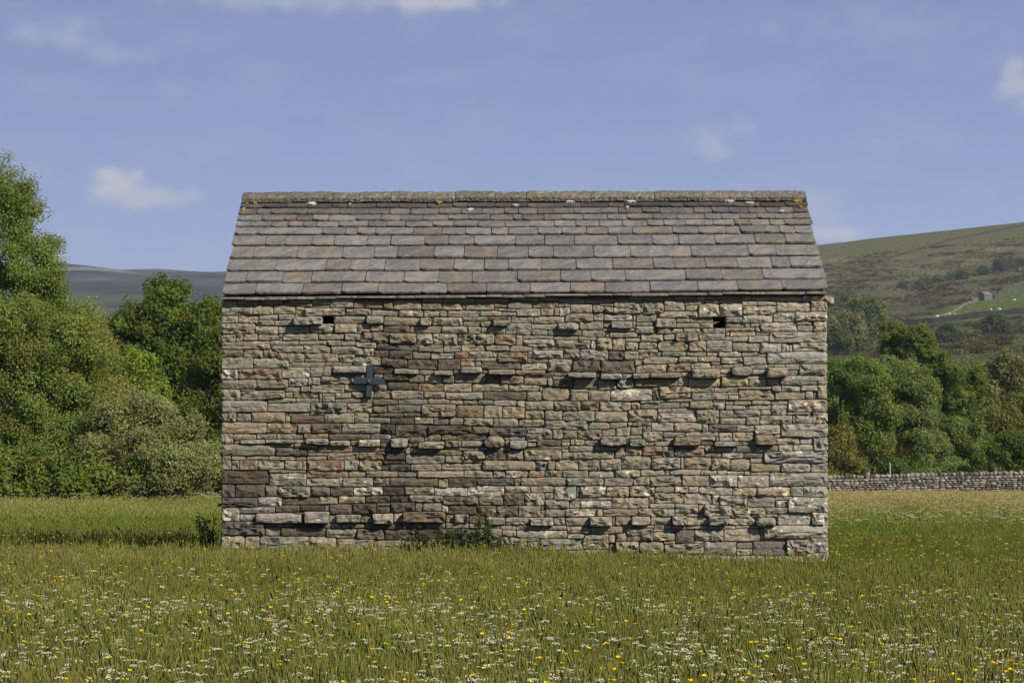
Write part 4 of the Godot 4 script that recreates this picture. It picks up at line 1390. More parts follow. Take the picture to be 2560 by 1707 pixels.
func build_far_trees() -> void:
	sprays.far = spray(70, 0.30, Vector3(0.85, 0.8, 0.85), 0.8, 6, false)
	var g := "trees on the hillside"
	tree("hill_tree", "pale green rounded tree beyond the wood at the hill foot", g, hill_place(2420, 300), [[0.0, 7.2, 0, 3.0, 2.2, 2.6], [-2.6, 5.6, 0, 2.4, 2.4, 2.4], [2.6, 5.6, 0, 2.4, 2.2, 2.4], [0, 3.6, 0, 4.2, 2.8, 2.8]], 900, "far", Color(0.135, 0.165, 0.060), {"gap": -0.1, "thick": 0.22})
	tree("hill_tree", "olive tree behind the wood at the right edge of the picture", g, hill_place(2520, 290), [[0.0, 7.8, 0, 2.8, 2.2, 2.6], [-2.6, 6.2, 0, 2.4, 2.4, 2.4], [2.8, 6.2, 0, 2.6, 2.4, 2.4], [0, 4.0, 0, 4.4, 3.0, 2.8]], 900, "far", Color(0.140, 0.160, 0.055), {"gap": -0.08, "thick": 0.22})
	tree("hill_tree", "bushy tree between the larch spire and the pale hillside trees", g, hill_place(2365, 280), [[0.0, 6.0, 0, 2.4, 2.4, 2.2], [1.8, 4.6, 0, 2.2, 2.2, 2.0], [-1.6, 4.2, 0, 2.0, 2.2, 2.0]], 500, "far", Color(0.125, 0.155, 0.060), {"gap": -0.1})
	tree("hill_tree", "large round sunlit tree on the slope right of the barn roof", g, hill_place(2165, 690), [[0.0, 11.0, 0, 4.6, 3.4, 4.0], [3.2, 8.0, 0, 3.4, 3.4, 3.4], [-3.0, 7.6, 0, 3.2, 3.6, 3.4], [0, 5.0, 0, 5.0, 3.8, 4.0]], 620, "far", Color(0.135, 0.165, 0.060), {"gap": -0.2, "big": 1.6, "thick": 0.3})
	tree("hill_tree", "grey leafing tree in front of the large round hillside tree", g, hill_place(2118, 640), [[0.0, 8.0, 0, 3.6, 3.0, 3.4], [2.4, 5.4, 0, 3.0, 2.8, 3.0], [-2.4, 5.4, 0, 3.0, 2.8, 3.0], [0, 3.0, 0, 4.0, 2.6, 3.4]], 520, "far", Color(0.150, 0.165, 0.085), {"gap": -0.12, "big": 1.5, "thick": 0.3})
	tree("hill_tree", "dark low tree under the grey leafing tree on the slope", g, hill_place(2085, 600), [[0.0, 4.6, 0, 3.4, 2.6, 3.0], [3.0, 3.4, 0, 3.0, 2.2, 2.8], [6.0, 2.4, 0, 2.6, 1.8, 2.4]], 460, "far", Color(0.095, 0.12, 0.05), {"gap": -0.2, "big": 1.5})
	tree("hill_tree", "small tree at the far end of the dark field wall", g, hill_place(2068, 760), [[0.0, 7.0, 0, 3.0, 3.6, 3.0], [1.6, 4.0, 0, 3.0, 3.0, 3.0]], 300, "far", Color(0.085, 0.115, 0.055), {"gap": -0.2, "big": 1.6})
	var b := "thorn bushes on the hillside"
	var spots := [
		[2080, 1130, 1.5, "dark thorn clump close to the barn roof's right corner"], [2112, 1150, 1.6, "dark thorn clump, second out from the barn roof's corner"], [2133, 1160, 1.0, "small dark thorn, third out from the barn roof's corner"],
		[2257, 1215, 1.0, "lone dark thorn at the left end of the hillside row"], [2303, 1230, 1.0, "second thorn of the hillside row, low and wide"], [2322, 1232, 1.2, "third thorn of the hillside row"], [2347, 1240, 1.3, "fourth thorn of the hillside row, rounded"],
		[2378, 1250, 1.2, "fifth thorn of the hillside row"], [2410, 1255, 1.5, "wide thorn in the middle of the hillside row"], [2462, 1265, 1.5, "round thorn set apart in the hillside row"], [2505, 1280, 2.0, "big dark thorn towards the right of the hillside row"],
		[2530, 1284, 1.8, "big dark thorn beside the biggest of the row"], [2556, 1300, 2.0, "thorn at the right edge of the hillside row"], [2375, 640, 1.7, "dark thorn alone in the pasture below the dark field wall"], [2352, 655, 0.9, "low thorn at the side of the dark pasture thorn"],
		[2495, 690, 2.1, "spreading hawthorn under the dark field wall"], [2257, 800, 1.0, "small thorn left of the bright pasture's tip"],
	]
	for q in spots:
		var s: float = q[2] * 0.62
		tree("thorn_bush", q[3], b, hill_place(q[0], q[1]), [[0, 2.6 * s, 0, 2.2 * s, 1.7 * s, 1.9 * s], [1.6 * s, 1.7 * s, 0, 1.7 * s, 1.4 * s, 1.6 * s], [-1.6 * s, 1.6 * s, 0, 1.6 * s, 1.4 * s, 1.6 * s]], int(150 * s), "far", Color(0.075, 0.10, 0.05), {"category": "bush", "gap": -0.25, "big": 1.6, "thick": 0.16})


# ---------------------------------------------------------------- things on the hillside
func ribbon_wall(called: String, label: String, line: Array, high: float, wide: float, tint: Color) -> void:
	var o := thing(called, label, "wall", Vector3.ZERO, "field walls on the hillside")
	var s := Shape.new()
	var pts := []
	for i in line.size() - 1:
		var a := hill_place(line[i][0], line[i][1])
		var b := hill_place(line[i + 1][0], line[i + 1][1])
		var n := maxi(2, int((b - a).length() / 2.5))
		for k in n:
			var p := a.lerp(b, float(k) / n)
			p.y = hill_at(p.x, p.z)
			pts.append(p)
	for i in pts.size() - 1:
		s.color = toned(tint, rnd(0.75, 1.2))
		var a: Vector3 = pts[i]
		var b: Vector3 = pts[i + 1]
		var side := (b - a).cross(Vector3.UP).normalized() * wide * 0.5
		var ha := Vector3(0, high * (1.0 + 0.22 * rough.get_noise_1d(i * 2.0)), 0)
		var hb := Vector3(0, high * (1.0 + 0.22 * rough.get_noise_1d((i + 1) * 2.0)), 0)
		var dn := Vector3(0, -1.0, 0)
		s.quad(a + side + dn, b + side + dn, b + side * 0.6 + hb, a + side * 0.6 + ha)
		s.quad(b - side + dn, a - side + dn, a - side * 0.6 + ha, b - side * 0.6 + hb)
		s.quad(a + side * 0.6 + ha, b + side * 0.6 + hb, b - side * 0.6 + hb, a - side * 0.6 + ha)
	piece("masonry", s.mesh(M.lichened), o)


func build_hillside_things() -> void:
	ribbon_wall("field_wall", "dark stone wall running along the foot of the bright green pasture", [[2060, 905], [2170, 895], [2230, 893], [2330, 893], [2370, 900], [2440, 915], [2560, 930], [2640, 940]], 2.2, 0.8, Color(0.075, 0.07, 0.068))
	ribbon_wall("field_wall", "tumbled pale wall climbing the pasture to the little barn", [[2290, 905], [2330, 945], [2370, 990], [2420, 1055], [2445, 1085]], 0.7, 0.9, Color(0.40, 0.38, 0.32))
	ribbon_wall("field_wall", "wall above the little barn along the top of the pasture", [[2488, 1110], [2520, 1135], [2560, 1160], [2620, 1190]], 1.6, 0.9, Color(0.20, 0.18, 0.17))
	ribbon_wall("field_wall", "long grey wall high across the open hillside", [[2040, 1395], [2150, 1430], [2260, 1480], [2350, 1540], [2450, 1600], [2560, 1665], [2640, 1700]], 1.2, 0.6, Color(0.12, 0.11, 0.11))
	# the little barn
	var at := hill_place(2467, 1098)
	var o := thing("hillside_barn", "tiny stone barn with a sunlit gable on the green hill pasture", "barn", at)
	o.rotation.y = 0.62
	o.scale = Vector3.ONE * 0.72
	var w := Shape.new()
	w.color = Color(0.36, 0.32, 0.27)
	w.box(Vector3(-3.6, -1.5, -2.6), Vector3(3.6, 3.4, 2.6))
	w.tri(Vector3(3.6, 3.4, 2.6), Vector3(3.6, 3.4, -2.6), Vector3(3.6, 5.2, 0))
	w.tri(Vector3(-3.6, 3.4, -2.6), Vector3(-3.6, 3.4, 2.6), Vector3(-3.6, 5.2, 0))
	piece("wall", w.mesh(M.lichened), o)
	var r := Shape.new()
	r.color = Color(0.34, 0.30, 0.27)
	for side: float in [1.0, -1.0]:
		var a := Vector3(-3.8, 3.2, side * 2.9)
		var b := Vector3(3.8, 3.2, side * 2.9)
		var c := Vector3(3.8, 5.3, 0)
		var d := Vector3(-3.8, 5.3, 0)
		var up := Vector3(0, 0.18, 0)
		if side > 0.0:
			r.quad(a + up, b + up, c + up, d + up)
			r.quad(a, b, b + up, a + up)
		else:
			r.quad(b + up, a + up, d + up, c + up)
			r.quad(b, a, a + up, b + up)
		r.quad(b, c, c + up, b + up)
	piece("roof", r.mesh(M.slate), o)
	var dr := Shape.new()
	dr.color = Color(0.04, 0.035, 0.03)
	dr.box(Vector3(3.5, 1.9, -0.5), Vector3(3.62, 3.0, 0.5))
	piece("loft_opening", dr.mesh(M.wood), o)
	var ruin := thing("ruined_outbuilding", "roofless ruined outbuilding wall joined to the tiny hillside barn's end", "ruin", hill_place(2440, 1092))
	ruin.rotation.y = 0.62
	ruin.scale = Vector3.ONE * 0.72
	var q := Shape.new()
	q.color = Color(0.34, 0.31, 0.28)
	for k in 8:
		var x := -3.2 + k * 0.8
		q.box(Vector3(x, -1.5, -0.4), Vector3(x + 0.8, 2.4 + 0.7 * sin(k * 1.9), 0.4))
	piece("wall", q.mesh(M.lichened), ruin)
	var flock := [[2346, 955, 0.4, "sheep lowest on the pasture near the tumbled wall"], [2389, 970, 2.0, "sheep beside the low mound in the middle of the pasture"], [2481, 985, 1.0, "white sheep standing mid pasture under the tiny barn"], [2503, 978, 3.6, "sheep right of the white one under the tiny barn"], [2540, 1060, 0.2, "sheep highest up on the pasture near the picture's edge"], [2376, 975, 2.6, "sheep lying just left of the mid-pasture mound"]]
	for f in flock:
		var a := hill_place(f[0], f[1])
		var sh := piece(numbered("sheep"), sheep_mesh(f[2]), self, a)
		sh.rotation.y = f[2]
		tag(sh, f[3], "sheep", "sheep grazing the hill pasture")
	# rushes and bracken tussocks over the rough grazing
	var tuft := Shape.new()
	for k in 26:
		var a := k * 2.399
		var rr := 0.09 * sqrt(k) * 2.0
		var p := Vector3(cos(a) * rr, 0, sin(a) * rr)
		var l := Vector3(cos(a) * 0.35, rnd(0.45, 0.95), sin(a) * 0.35)
		var side := Vector3(-sin(a), 0, cos(a)) * 0.16
		var f := rnd(0.75, 1.2)
		tuft.color = Color(f, f, f)
		tuft.tri(p - side, p + side, p + l)
		tuft.tri(p + side, p - side, p + l)
	var places := []
	var tints := PackedColorArray()
	var tries := 0
	while places.size() < 8000 and tries < 60000:
		tries += 1
		var d := rnd(560.0, 1520.0)
		var px := rnd(1960.0, 2660.0)
		var p := hill_place(px, d)
		var k := hill_color(p)
		if in_pasture(p.x / d, d):
			continue
		var m := patchy.get_noise_2d(p.x * 0.02, p.z * 0.012)
		if m < -0.05:
			continue
		var sc := rnd(0.7, 1.9)
		places.append(Transform3D(Basis(Vector3.UP, rnd(0, TAU)).scaled(Vector3(sc, sc * 0.75, sc)), p))
		var c := Color(0.44, 0.375, 0.21) if k.r > 0.22 or rng.randf() < 0.3 else Color(0.19, 0.175, 0.078)
		tints.push_back(toned(c, rnd(0.65, 1.2)))
	var t := scatter("bracken", tuft.mesh(M.leaf), places, tints, self)
	tag(t, "tan and dark bracken tussocks over the rough hillside", "bracken", "", "stuff")


func sheep_mesh(sd: float) -> ArrayMesh:
	# one skin swept from rump over back and neck to the muzzle, with four legs growing out of it
	var s := Shape.new()
	s.color = Color(0.72, 0.68, 0.58)
	s.tube([Vector3(-0.62, 0.62, 0), Vector3(-0.56, 0.66, 0), Vector3(-0.35, 0.68, 0), Vector3(0.0, 0.66, 0), Vector3(0.35, 0.69, 0), Vector3(0.52, 0.78, 0), Vector3(0.64, 0.88, 0), Vector3(0.80, 0.84, 0), Vector3(0.90, 0.78, 0)], [0.03, 0.22, 0.30, 0.33, 0.28, 0.18, 0.13, 0.10, 0.04], 9)
	s.color = Color(0.20, 0.17, 0.14)
	for x: float in [-0.38, 0.32]:
		for z: float in [-0.14, 0.14]:
			s.tube([Vector3(x, 0.55, z), Vector3(x - 0.02, 0.28, z), Vector3(x, -0.05, z)], [0.085, 0.045, 0.04], 6)
	s.color = Color(0.45, 0.40, 0.33)
	for z: float in [-1.0, 1.0]:
		s.tube([Vector3(0.62, 0.93, z * 0.08), Vector3(0.60, 0.95, z * 0.22)], [0.045, 0.012], 5)
	return s.mesh(M.wool)


# ---------------------------------------------------------------- meadow
func blade(s: Shape, root: Vector3, tip: Vector3, width: float, bow: Vector3) -> void:
	var mid := root.lerp(tip, 0.55) + bow
	var d := (tip - root).normalized()
	var side := d.cross(Vector3(bow.z + 0.3, 0.1, -bow.x + 0.8)).normalized() * width * 0.5
	s.tri(root - side, root + side, mid + side * 0.8)
	s.tri(root - side, mid + side * 0.8, mid - side * 0.8)
	s.tri(mid - side * 0.8, mid + side * 0.8, tip)


func seed_head(s: Shape, at: Vector3, dir: Vector3, length: float, width: float) -> void:
	var a := dir.cross(Vector3(0.3, 0.2, 0.9)).normalized() * width
	var b := dir.cross(a).normalized() * width
	var m := at + dir * length * 0.4
	var e := at + dir * length
	var r := [m + a, m + b, m - a, m - b]
	for k in 4:
		s.tri(at, r[(k + 1) % 4], r[k])
		s.tri(e, r[k], r[(k + 1) % 4])


func clump(kind: String, sd: int) -> ArrayMesh:
	var r := RandomNumberGenerator.new()
	r.seed = sd
	var s := Shape.new()
	var spec: Dictionary = {
		"leaf": {"n": 44, "spread": 0.13, "low": 0.16, "high": 0.34, "width": 0.0038},
		"stalk": {"n": 20, "spread": 0.14, "low": 0.26, "high": 0.43, "width": 0.0032},
		"lush": {"n": 26, "spread": 0.13, "low": 0.14, "high": 0.30, "width": 0.007},
		"far": {"n": 46, "spread": 0.30, "low": 0.20, "high": 0.42, "width": 0.016},
	}[kind]
	for i in int(spec.n):
		var a := r.randf() * TAU
		var d: float = spec.spread * sqrt(r.randf())
		var root := Vector3(cos(a) * d, -0.03, sin(a) * d)
		var h := r.randf_range(spec.low, spec.high)
		var out := Vector3(cos(a), 0, sin(a)) * h * r.randf_range(0.05, 0.45) + Vector3(-0.05, 0, 0.0) * h
		var tip := root + Vector3(out.x, h, out.z)
		var f := r.randf_range(0.7, 1.3)
		var warm := r.randf()
		if kind == "stalk" or (kind == "far" and i % 3 == 0):
			s.color = Color(f * 1.25, f * 1.12, f * 1.1)
			blade(s, root, tip, spec.width, Vector3(r.randfn(0, 0.01), 0, r.randfn(0, 0.01)))
			var dir := (tip - root).normalized() + Vector3(-0.25, 0, 0.1)
			s.color = Color(f * 1.45, f * 1.25, f * 1.6) if warm < 0.55 else Color(f * 1.35, f * 0.92, f * 1.35)
			seed_head(s, tip, dir.normalized(), r.randf_range(0.05, 0.11) * (1.0 if kind == "stalk" else 1.3), r.randf_range(0.004, 0.009) * (1.0 if kind == "stalk" else 2.0))
		else:
			s.color = Color(f * (0.85 + 0.45 * warm), f, f * (1.05 - 0.3 * warm))
			blade(s, root, tip, spec.width * r.randf_range(0.7, 1.3), -out * 0.18 + Vector3(0, h * 0.06, 0))
	return s.mesh(M.grass)


func umbel_mesh(sd: int) -> ArrayMesh:
	# flat-topped head of small florets on rays above a thin stem; the foot of the stem is the origin
	var r := RandomNumberGenerator.new()
	r.seed = sd
	var s := Shape.new()
	s.color = Color(0.13, 0.16, 0.05)
	var h := 0.58
	s.tube([Vector3(0, -0.05, 0), Vector3(0.01, h * 0.6, 0), Vector3(0, h, 0)], [0.0035, 0.003, 0.002], 3)
	for k in 9:
		var a := k * 2.399 + r.randf() * 0.5
		var d := 0.0 if k == 0 else lerpf(0.014, 0.036, sqrt(k / 9.0)) * r.randf_range(0.85, 1.2)
		var p := Vector3(cos(a) * d, h + 0.028 - d * 0.22 + r.randf_range(-0.004, 0.004), sin(a) * d)
		s.color = Color(0.16, 0.2, 0.08)
		s.tube([Vector3(0, h, 0), p], [0.0012, 0.001], 3)
		s.color = toned(Color(0.68, 0.66, 0.50), r.randf_range(0.85, 1.05))
		var rad := r.randf_range(0.008, 0.0125)
		for q in 6:
			var b := TAU * q / 6.0
			var c := TAU * (q + 1) / 6.0
			var e0 := p + Vector3(cos(b) * rad, -0.002, sin(b) * rad)
			var e1 := p + Vector3(cos(c) * rad, -0.002, sin(c) * rad)
			s.tri(p + Vector3(0, 0.004, 0), e1, e0)
			s.tri(p + Vector3(0, -0.005, 0), e0, e1)
	return s.mesh(M.flower)


func buttercup_mesh(sd: int) -> ArrayMesh:
	var r := RandomNumberGenerator.new()
	r.seed = sd
	var s := Shape.new()
	s.color = Color(0.13, 0.17, 0.04)
	var h := 0.58
	s.tube([Vector3(0, -0.05, 0), Vector3(-0.012, h * 0.6, 0.01), Vector3(0, h, 0)], [0.003, 0.0026, 0.002], 3)
	for k in 5:
		var a := TAU * k / 5.0 + r.randf() * 0.2
		var out := Vector3(cos(a), 0, sin(a))
		var side := Vector3(-sin(a), 0, cos(a))
		var p := Vector3(0, h, 0)
		s.color = toned(Color(0.80, 0.63, 0.025), r.randf_range(0.85, 1.1))
		var m := p + out * 0.013 + Vector3(0, 0.007, 0)
		var e := p + out * 0.018 + Vector3(0, 0.016, 0)
		s.tri(p, m - side * 0.012, m + side * 0.012)
		s.quad(m - side * 0.012, e - side * 0.007, e + side * 0.007, m + side * 0.012)
	s.color = Color(0.62, 0.50, 0.03)
	s.tube([Vector3(0, h, 0), Vector3(0, h + 0.008, 0)], [0.004, 0.003], 5)
	return s.mesh(M.flower)


func sorrel_mesh() -> ArrayMesh:
	var s := Shape.new()
	s.color = Color(0.20, 0.15, 0.05)
	s.tube([Vector3(0, -0.05, 0), Vector3(0.01, 0.25, 0), Vector3(0, 0.5, 0)], [0.003, 0.0025, 0.0015], 3)
	for k in 14:
		var a := k * 2.4
		var y := 0.28 + k * 0.016
		s.color = toned(Color(0.30, 0.09, 0.055), rnd(0.7, 1.2))
		seed_head(s, Vector3(0.004, y, 0), Vector3(cos(a), 0.5, sin(a)).normalized(), 0.024, 0.006)
	return s.mesh(M.grass)


func in_sight(x: float, z: float, margin := 1.5) -> bool:
	var d := 38.0 - z
	if absf(x) > d * 0.2136 + margin:
		return false
	if z < -0.1 and z > REAR and x > GABLE_LEFT and x < GABLE_RIGHT:
		return false
	if z < -1.0 and x > (GABLE_LEFT + 2.2) * d / 38.0 and x < (GABLE_RIGHT - 2.2) * d / 38.0:
		return false
	return true


func far_edge(x: float) -> float:
	return -56.0 if x < 0.0 else -90.5


func build_meadow() -> void:
	var sets := {"leaf": [[], PackedColorArray()], "stalk": [[], PackedColorArray()], "lush": [[], PackedColorArray()], "far": [[], PackedColorArray()]}
	# rows across the field, sown thinner with distance
	var z := 23.5
	while z > -90.0:
		var d := 38.0 - z
		var row := 0.085 if z > -0.6 else (0.12 if z > -14.0 else lerpf(0.22, 0.40, clampf((-14.0 - z) / 70.0, 0.0, 1.0)))
		var half := d * 0.2136 + 1.6
		var x := -half
		while x < half:
			x += row * rnd(0.5, 1.5)
			var px := x
			var pz := z + rnd(-row, row)
			if not in_sight(px, pz) or pz < far_edge(px):
				continue
			if pz > -0.16 and pz < 0.10 and px > GABLE_LEFT - 0.1 and px < GABLE_RIGHT + 0.1:
				continue
			var s := meadow_state(px, pz)
			var kind := "far"
			if pz > -14.0:
				kind = "lush" if rng.randf() < s.y * 0.9 else ("stalk" if rng.randf() < 0.34 + 0.3 * s.x else "leaf")
			var sc := rnd(0.75, 1.25)
			if s.y > 0.5 and pz < 0.0:
				sc *= 0.85
			if pz > 0.05 and pz < 0.6 and px > GABLE_LEFT and px < GABLE_RIGHT:
				sc *= 0.74 + 0.5 * patchy.get_noise_2d(px * 0.9, 7.0) + (0.35 if px > -1.7 and px < 0.5 else 0.0)
			var green := Color(0.116, 0.218, 0.022).lerp(Color(0.184, 0.234, 0.034), 0.5 + 1.1 * patchy.get_noise_2d(px * 0.5, pz * 0.35 + 5.0))
			if kind == "lush":
				green = Color(0.120, 0.200, 0.030)
			elif kind == "stalk":
				green = Color(0.200, 0.230, 0.050)
			var c := green.lerp(Color(0.45, 0.40, 0.16), s.x * (1.0 if kind == "far" else 0.4)).lerp(Color(0.115, 0.185, 0.030), s.y * 0.35)
			c = toned(c, rnd(0.75, 1.22))
			sets[kind][0].append(Transform3D(Basis(Vector3.UP, rnd(0, TAU)).scaled(Vector3(sc, sc * rnd(0.85, 1.15), sc)), Vector3(px, ground_at(px, pz), pz)))
			sets[kind][1].push_back(c)
		z -= row
	var names := {"leaf": ["meadow_grass", "olive green leafy grass of the hay meadow"], "stalk": ["seeding_grass", "flowering grass stalks with tan and reddish seed heads"], "lush": ["lush_grass", "short deep green grass round the sides of the barn"], "far": ["distant_meadow_grass", "pale seeding grass in the far part of the meadow"]}
	for k: String in sets:
		var o := scatter(names[k][0], clump(k, 7), sets[k][0], sets[k][1], self)
		tag(o, names[k][1], "grass", "", "stuff")
	flowers()


func flowers() -> void:
	var white := []
	var yellow := []
	var red := []
	var n := 0
	var tries := 0
	while n < 5200 and tries < 90000:  # pignut in drifts over the near field
		tries += 1
		var z := lerpf(23.0, 6.5, pow(rng.randf(), 0.8))
		var d := 38.0 - z
		var x := rnd(-1.0, 1.0) * (d * 0.2136 + 1.2)
		var m := patchy.get_noise_2d(x * 0.55 + 100.0, z * 0.4)
		var thin := clampf((z - 7.0) / 7.0, 0.05, 1.0)
		if rng.randf() > thin * clampf(0.6 + 1.6 * m, 0.06, 1.0):
			continue
		white.append([Vector3(x, ground_at(x, z), z), rnd(0.60, 0.84)])
		n += 1
	n = 0
	tries = 0
	while n < 760 and tries < 30000:
		tries += 1
		var z := lerpf(23.0, 1.0, rng.randf())
		var d := 38.0 - z
		var x := rnd(-1.0, 1.0) * (d * 0.2136 + 1.2)
		var m := patchy.get_noise_2d(x * 0.8 + 300.0, z * 0.6)
		if z < 9.0 and x < 2.0 and rng.randf() < 0.6:
			continue
		if rng.randf() > clampf(0.3 + 2.0 * m, 0.04, 1.0):
			continue
		yellow.append([Vector3(x, ground_at(x, z), z), rnd(0.8, 1.05)])
		n += 1
	for i in 330:  # along the barn's right side and in the lush grass behind the left corner
		var z := rnd(-9.0, 4.0)
		var x := rnd(4.6, 10.2) if rng.randf() < 0.72 else rnd(-9.5, -4.8)
		if in_sight(x, z):
			yellow.append([Vector3(x, ground_at(x, z), z), rnd(0.75, 1.15)])
	for i in 260:
		var z := rnd(4.0, 23.0)
		var x := rnd(-1.0, 1.0) * ((38.0 - z) * 0.2136 + 1.0)
		red.append(Transform3D(Basis(Vector3.UP, rnd(0, TAU)).scaled(Vector3.ONE * rnd(0.7, 1.05)), Vector3(x, ground_at(x, z), z)))
	var nearest := func(a: Array, b: Array) -> bool: return a[0].z > b[0].z
	white.sort_custom(nearest)
	yellow.sort_custom(nearest)
	bloom("pignut_flower", "pignut_flowers_beyond", white, [umbel_mesh(1), umbel_mesh(2), umbel_mesh(3)], "white flat-topped pignut flower head among the foreground grass", "flower", "pignut flowers of the near meadow", "white pignut flowers spread through the farther part of the near meadow")
	bloom("buttercup", "buttercups_beyond", yellow, [buttercup_mesh(1), buttercup_mesh(2)], "yellow buttercup among the foreground grass", "flower", "buttercups of the near meadow", "yellow buttercups scattered out to the barn's sides")
	var ones := PackedColorArray()
	for i in red.size():
		ones.push_back(toned(Color.WHITE, rnd(0.7, 1.2)))
	tag(scatter("sorrel", sorrel_mesh(), red, ones, self), "reddish sorrel spikes scattered in the meadow", "sorrel", "", "stuff")
	# cow parsley along the trees' feet and the cream-flecked far field on the right
	var far := []
	var tints := PackedColorArray()
	for i in 5600:
		var x := 0.0
		var z := 0.0
		if i < 1500:
			z = rnd(-56.0, -40.0) if rng.randf() < 0.25 else rnd(-56.0, -49.5)
			x = rnd(-22.0, -9.0)
		else:
			z = lerpf(-16.0, -89.0, rng.randf())
			x = rnd(5.0, (38.0 - z) * 0.2136 + 1.0)
			if rng.randf() > clampf(0.5 + 1.8 * patchy.get_noise_2d(x * 0.3 + 20.0, z * 0.16), 0.05, 1.0):
				continue
		if not in_sight(x, z):
			continue
		var sc := rnd(0.8, 1.25)
		far.append(Transform3D(Basis(Vector3.UP, rnd(0, TAU)).scaled(Vector3(sc * 1.25, sc * 0.92, sc * 1.25)), Vector3(x, ground_at(x, z), z)))
		tints.push_back(toned(Color(1, 0.95, 0.78), rnd(0.7, 0.95)))
	tag(scatter("cow_parsley", umbel_mesh(9), far, tints, self), "cream cow parsley flowers flecking the far meadow and the feet of the trees", "cow parsley", "", "stuff")


func bloom(called: String, beyond: String, spots: Array, meshes: Array, label: String, category: String, group: String, rest_label: String) -> void:
	var places := []
	var tints := PackedColorArray()
	var made := 0
	for q in spots:
		var p: Vector3 = q[0]
		var b := Basis.from_euler(Vector3(rnd(-0.22, 0.22), rnd(0, TAU), rnd(-0.22, 0.22))).scaled(Vector3.ONE * q[1])
		var d := 38.0 - p.z
		var below: float = (1.65 - p.y - 0.42 * q[1]) / d
		var visible_here: bool = absf(p.x) < d * 0.2120 and below < 0.095
		if made < 300 and visible_here:
			var o := piece(numbered(called), meshes[made % meshes.size()], self)
			o.transform = Transform3D(b, p)
			tag(o, label, category, group)
			made += 1
		else:
			places.append(Transform3D(b, p))
			tints.push_back(Color.WHITE)
	tag(scatter(beyond, meshes[0], places, tints, self), rest_label, category, "", "stuff")


# ---------------------------------------------------------------- plants against the barn
func herb(called: String, label: String, at: Vector3, count: int, high: float, spread: float, leaf: Color, lean: Vector3) -> void:
	var o := thing(called, label, "plant", at, "weeds at the foot of the barn")
	var stems := Shape.new()
	stems.color = Color(0.16, 0.17, 0.06)
	var places := []
	var tints := PackedColorArray()
	for i in count:
		var root := Vector3(rnd(-spread, spread), -0.03, rnd(-0.10, 0.12))
		var h := high * rnd(0.55, 1.0)
		var tip := root + Vector3(rnd(-0.12, 0.12), h, rnd(-0.06, 0.1)) + lean * h
		var mid := root.lerp(tip, 0.5) + Vector3(rnd(-0.03, 0.03), 0, 0)
		stems.tube([root, mid, tip], [0.006, 0.005, 0.002], 4)
		for k in 4:
			var p := root.lerp(tip, 0.35 + 0.2 * k)
			var up := (tip - root).normalized()
			var side := up.cross(Vector3(rnd(-1, 1), 0.1, rnd(-1, 1))).normalized()
			places.append(Transform3D(Basis(side, up, side.cross(up)).scaled_local(Vector3.ONE * rnd(0.5, 0.9)), p))
			tints.push_back(toned(leaf, rnd(0.75, 1.2)))
	piece("stems", stems.mesh(M.bark), o)
	scatter("foliage", sprays.nettle, places, tints, o).set_meta("kind", "stuff")


func build_plants_at_wall() -> void:
	var at := func(x: float, z: float) -> Vector3: return Vector3(x, ground_at(x, z), z)
	herb("nettle_plant", "dark nettle clump beside the barn's left corner", at.call(-4.78, -0.25), 9, 0.85, 0.16, Color(0.045, 0.075, 0.022), Vector3(-0.12, 0, 0))
	herb("nettle_plant", "separate dark nettle a step left of the corner clump", at.call(-5.22, -0.35), 4, 0.72, 0.10, Color(0.05, 0.08, 0.022), Vector3(-0.15, 0, 0))
	herb("nettle_plant", "tall green nettles at the middle of the barn wall's foot", at.call(-0.42, 0.16), 9, 1.02, 0.20, Color(0.075, 0.125, 0.028), Vector3(0.05, 0, 0))
	herb("nettle_plant", "bushy green nettles left of the tallest ones at the wall", at.call(-1.18, 0.16), 18, 0.78, 0.42, Color(0.07, 0.115, 0.028), Vector3(0.0, 0, 0))
	herb("nettle_plant", "low green weeds between the nettles and the wall's middle", at.call(-0.75, 0.20), 18, 0.60, 0.60, Color(0.085, 0.13, 0.03), Vector3(0.1, 0, 0))


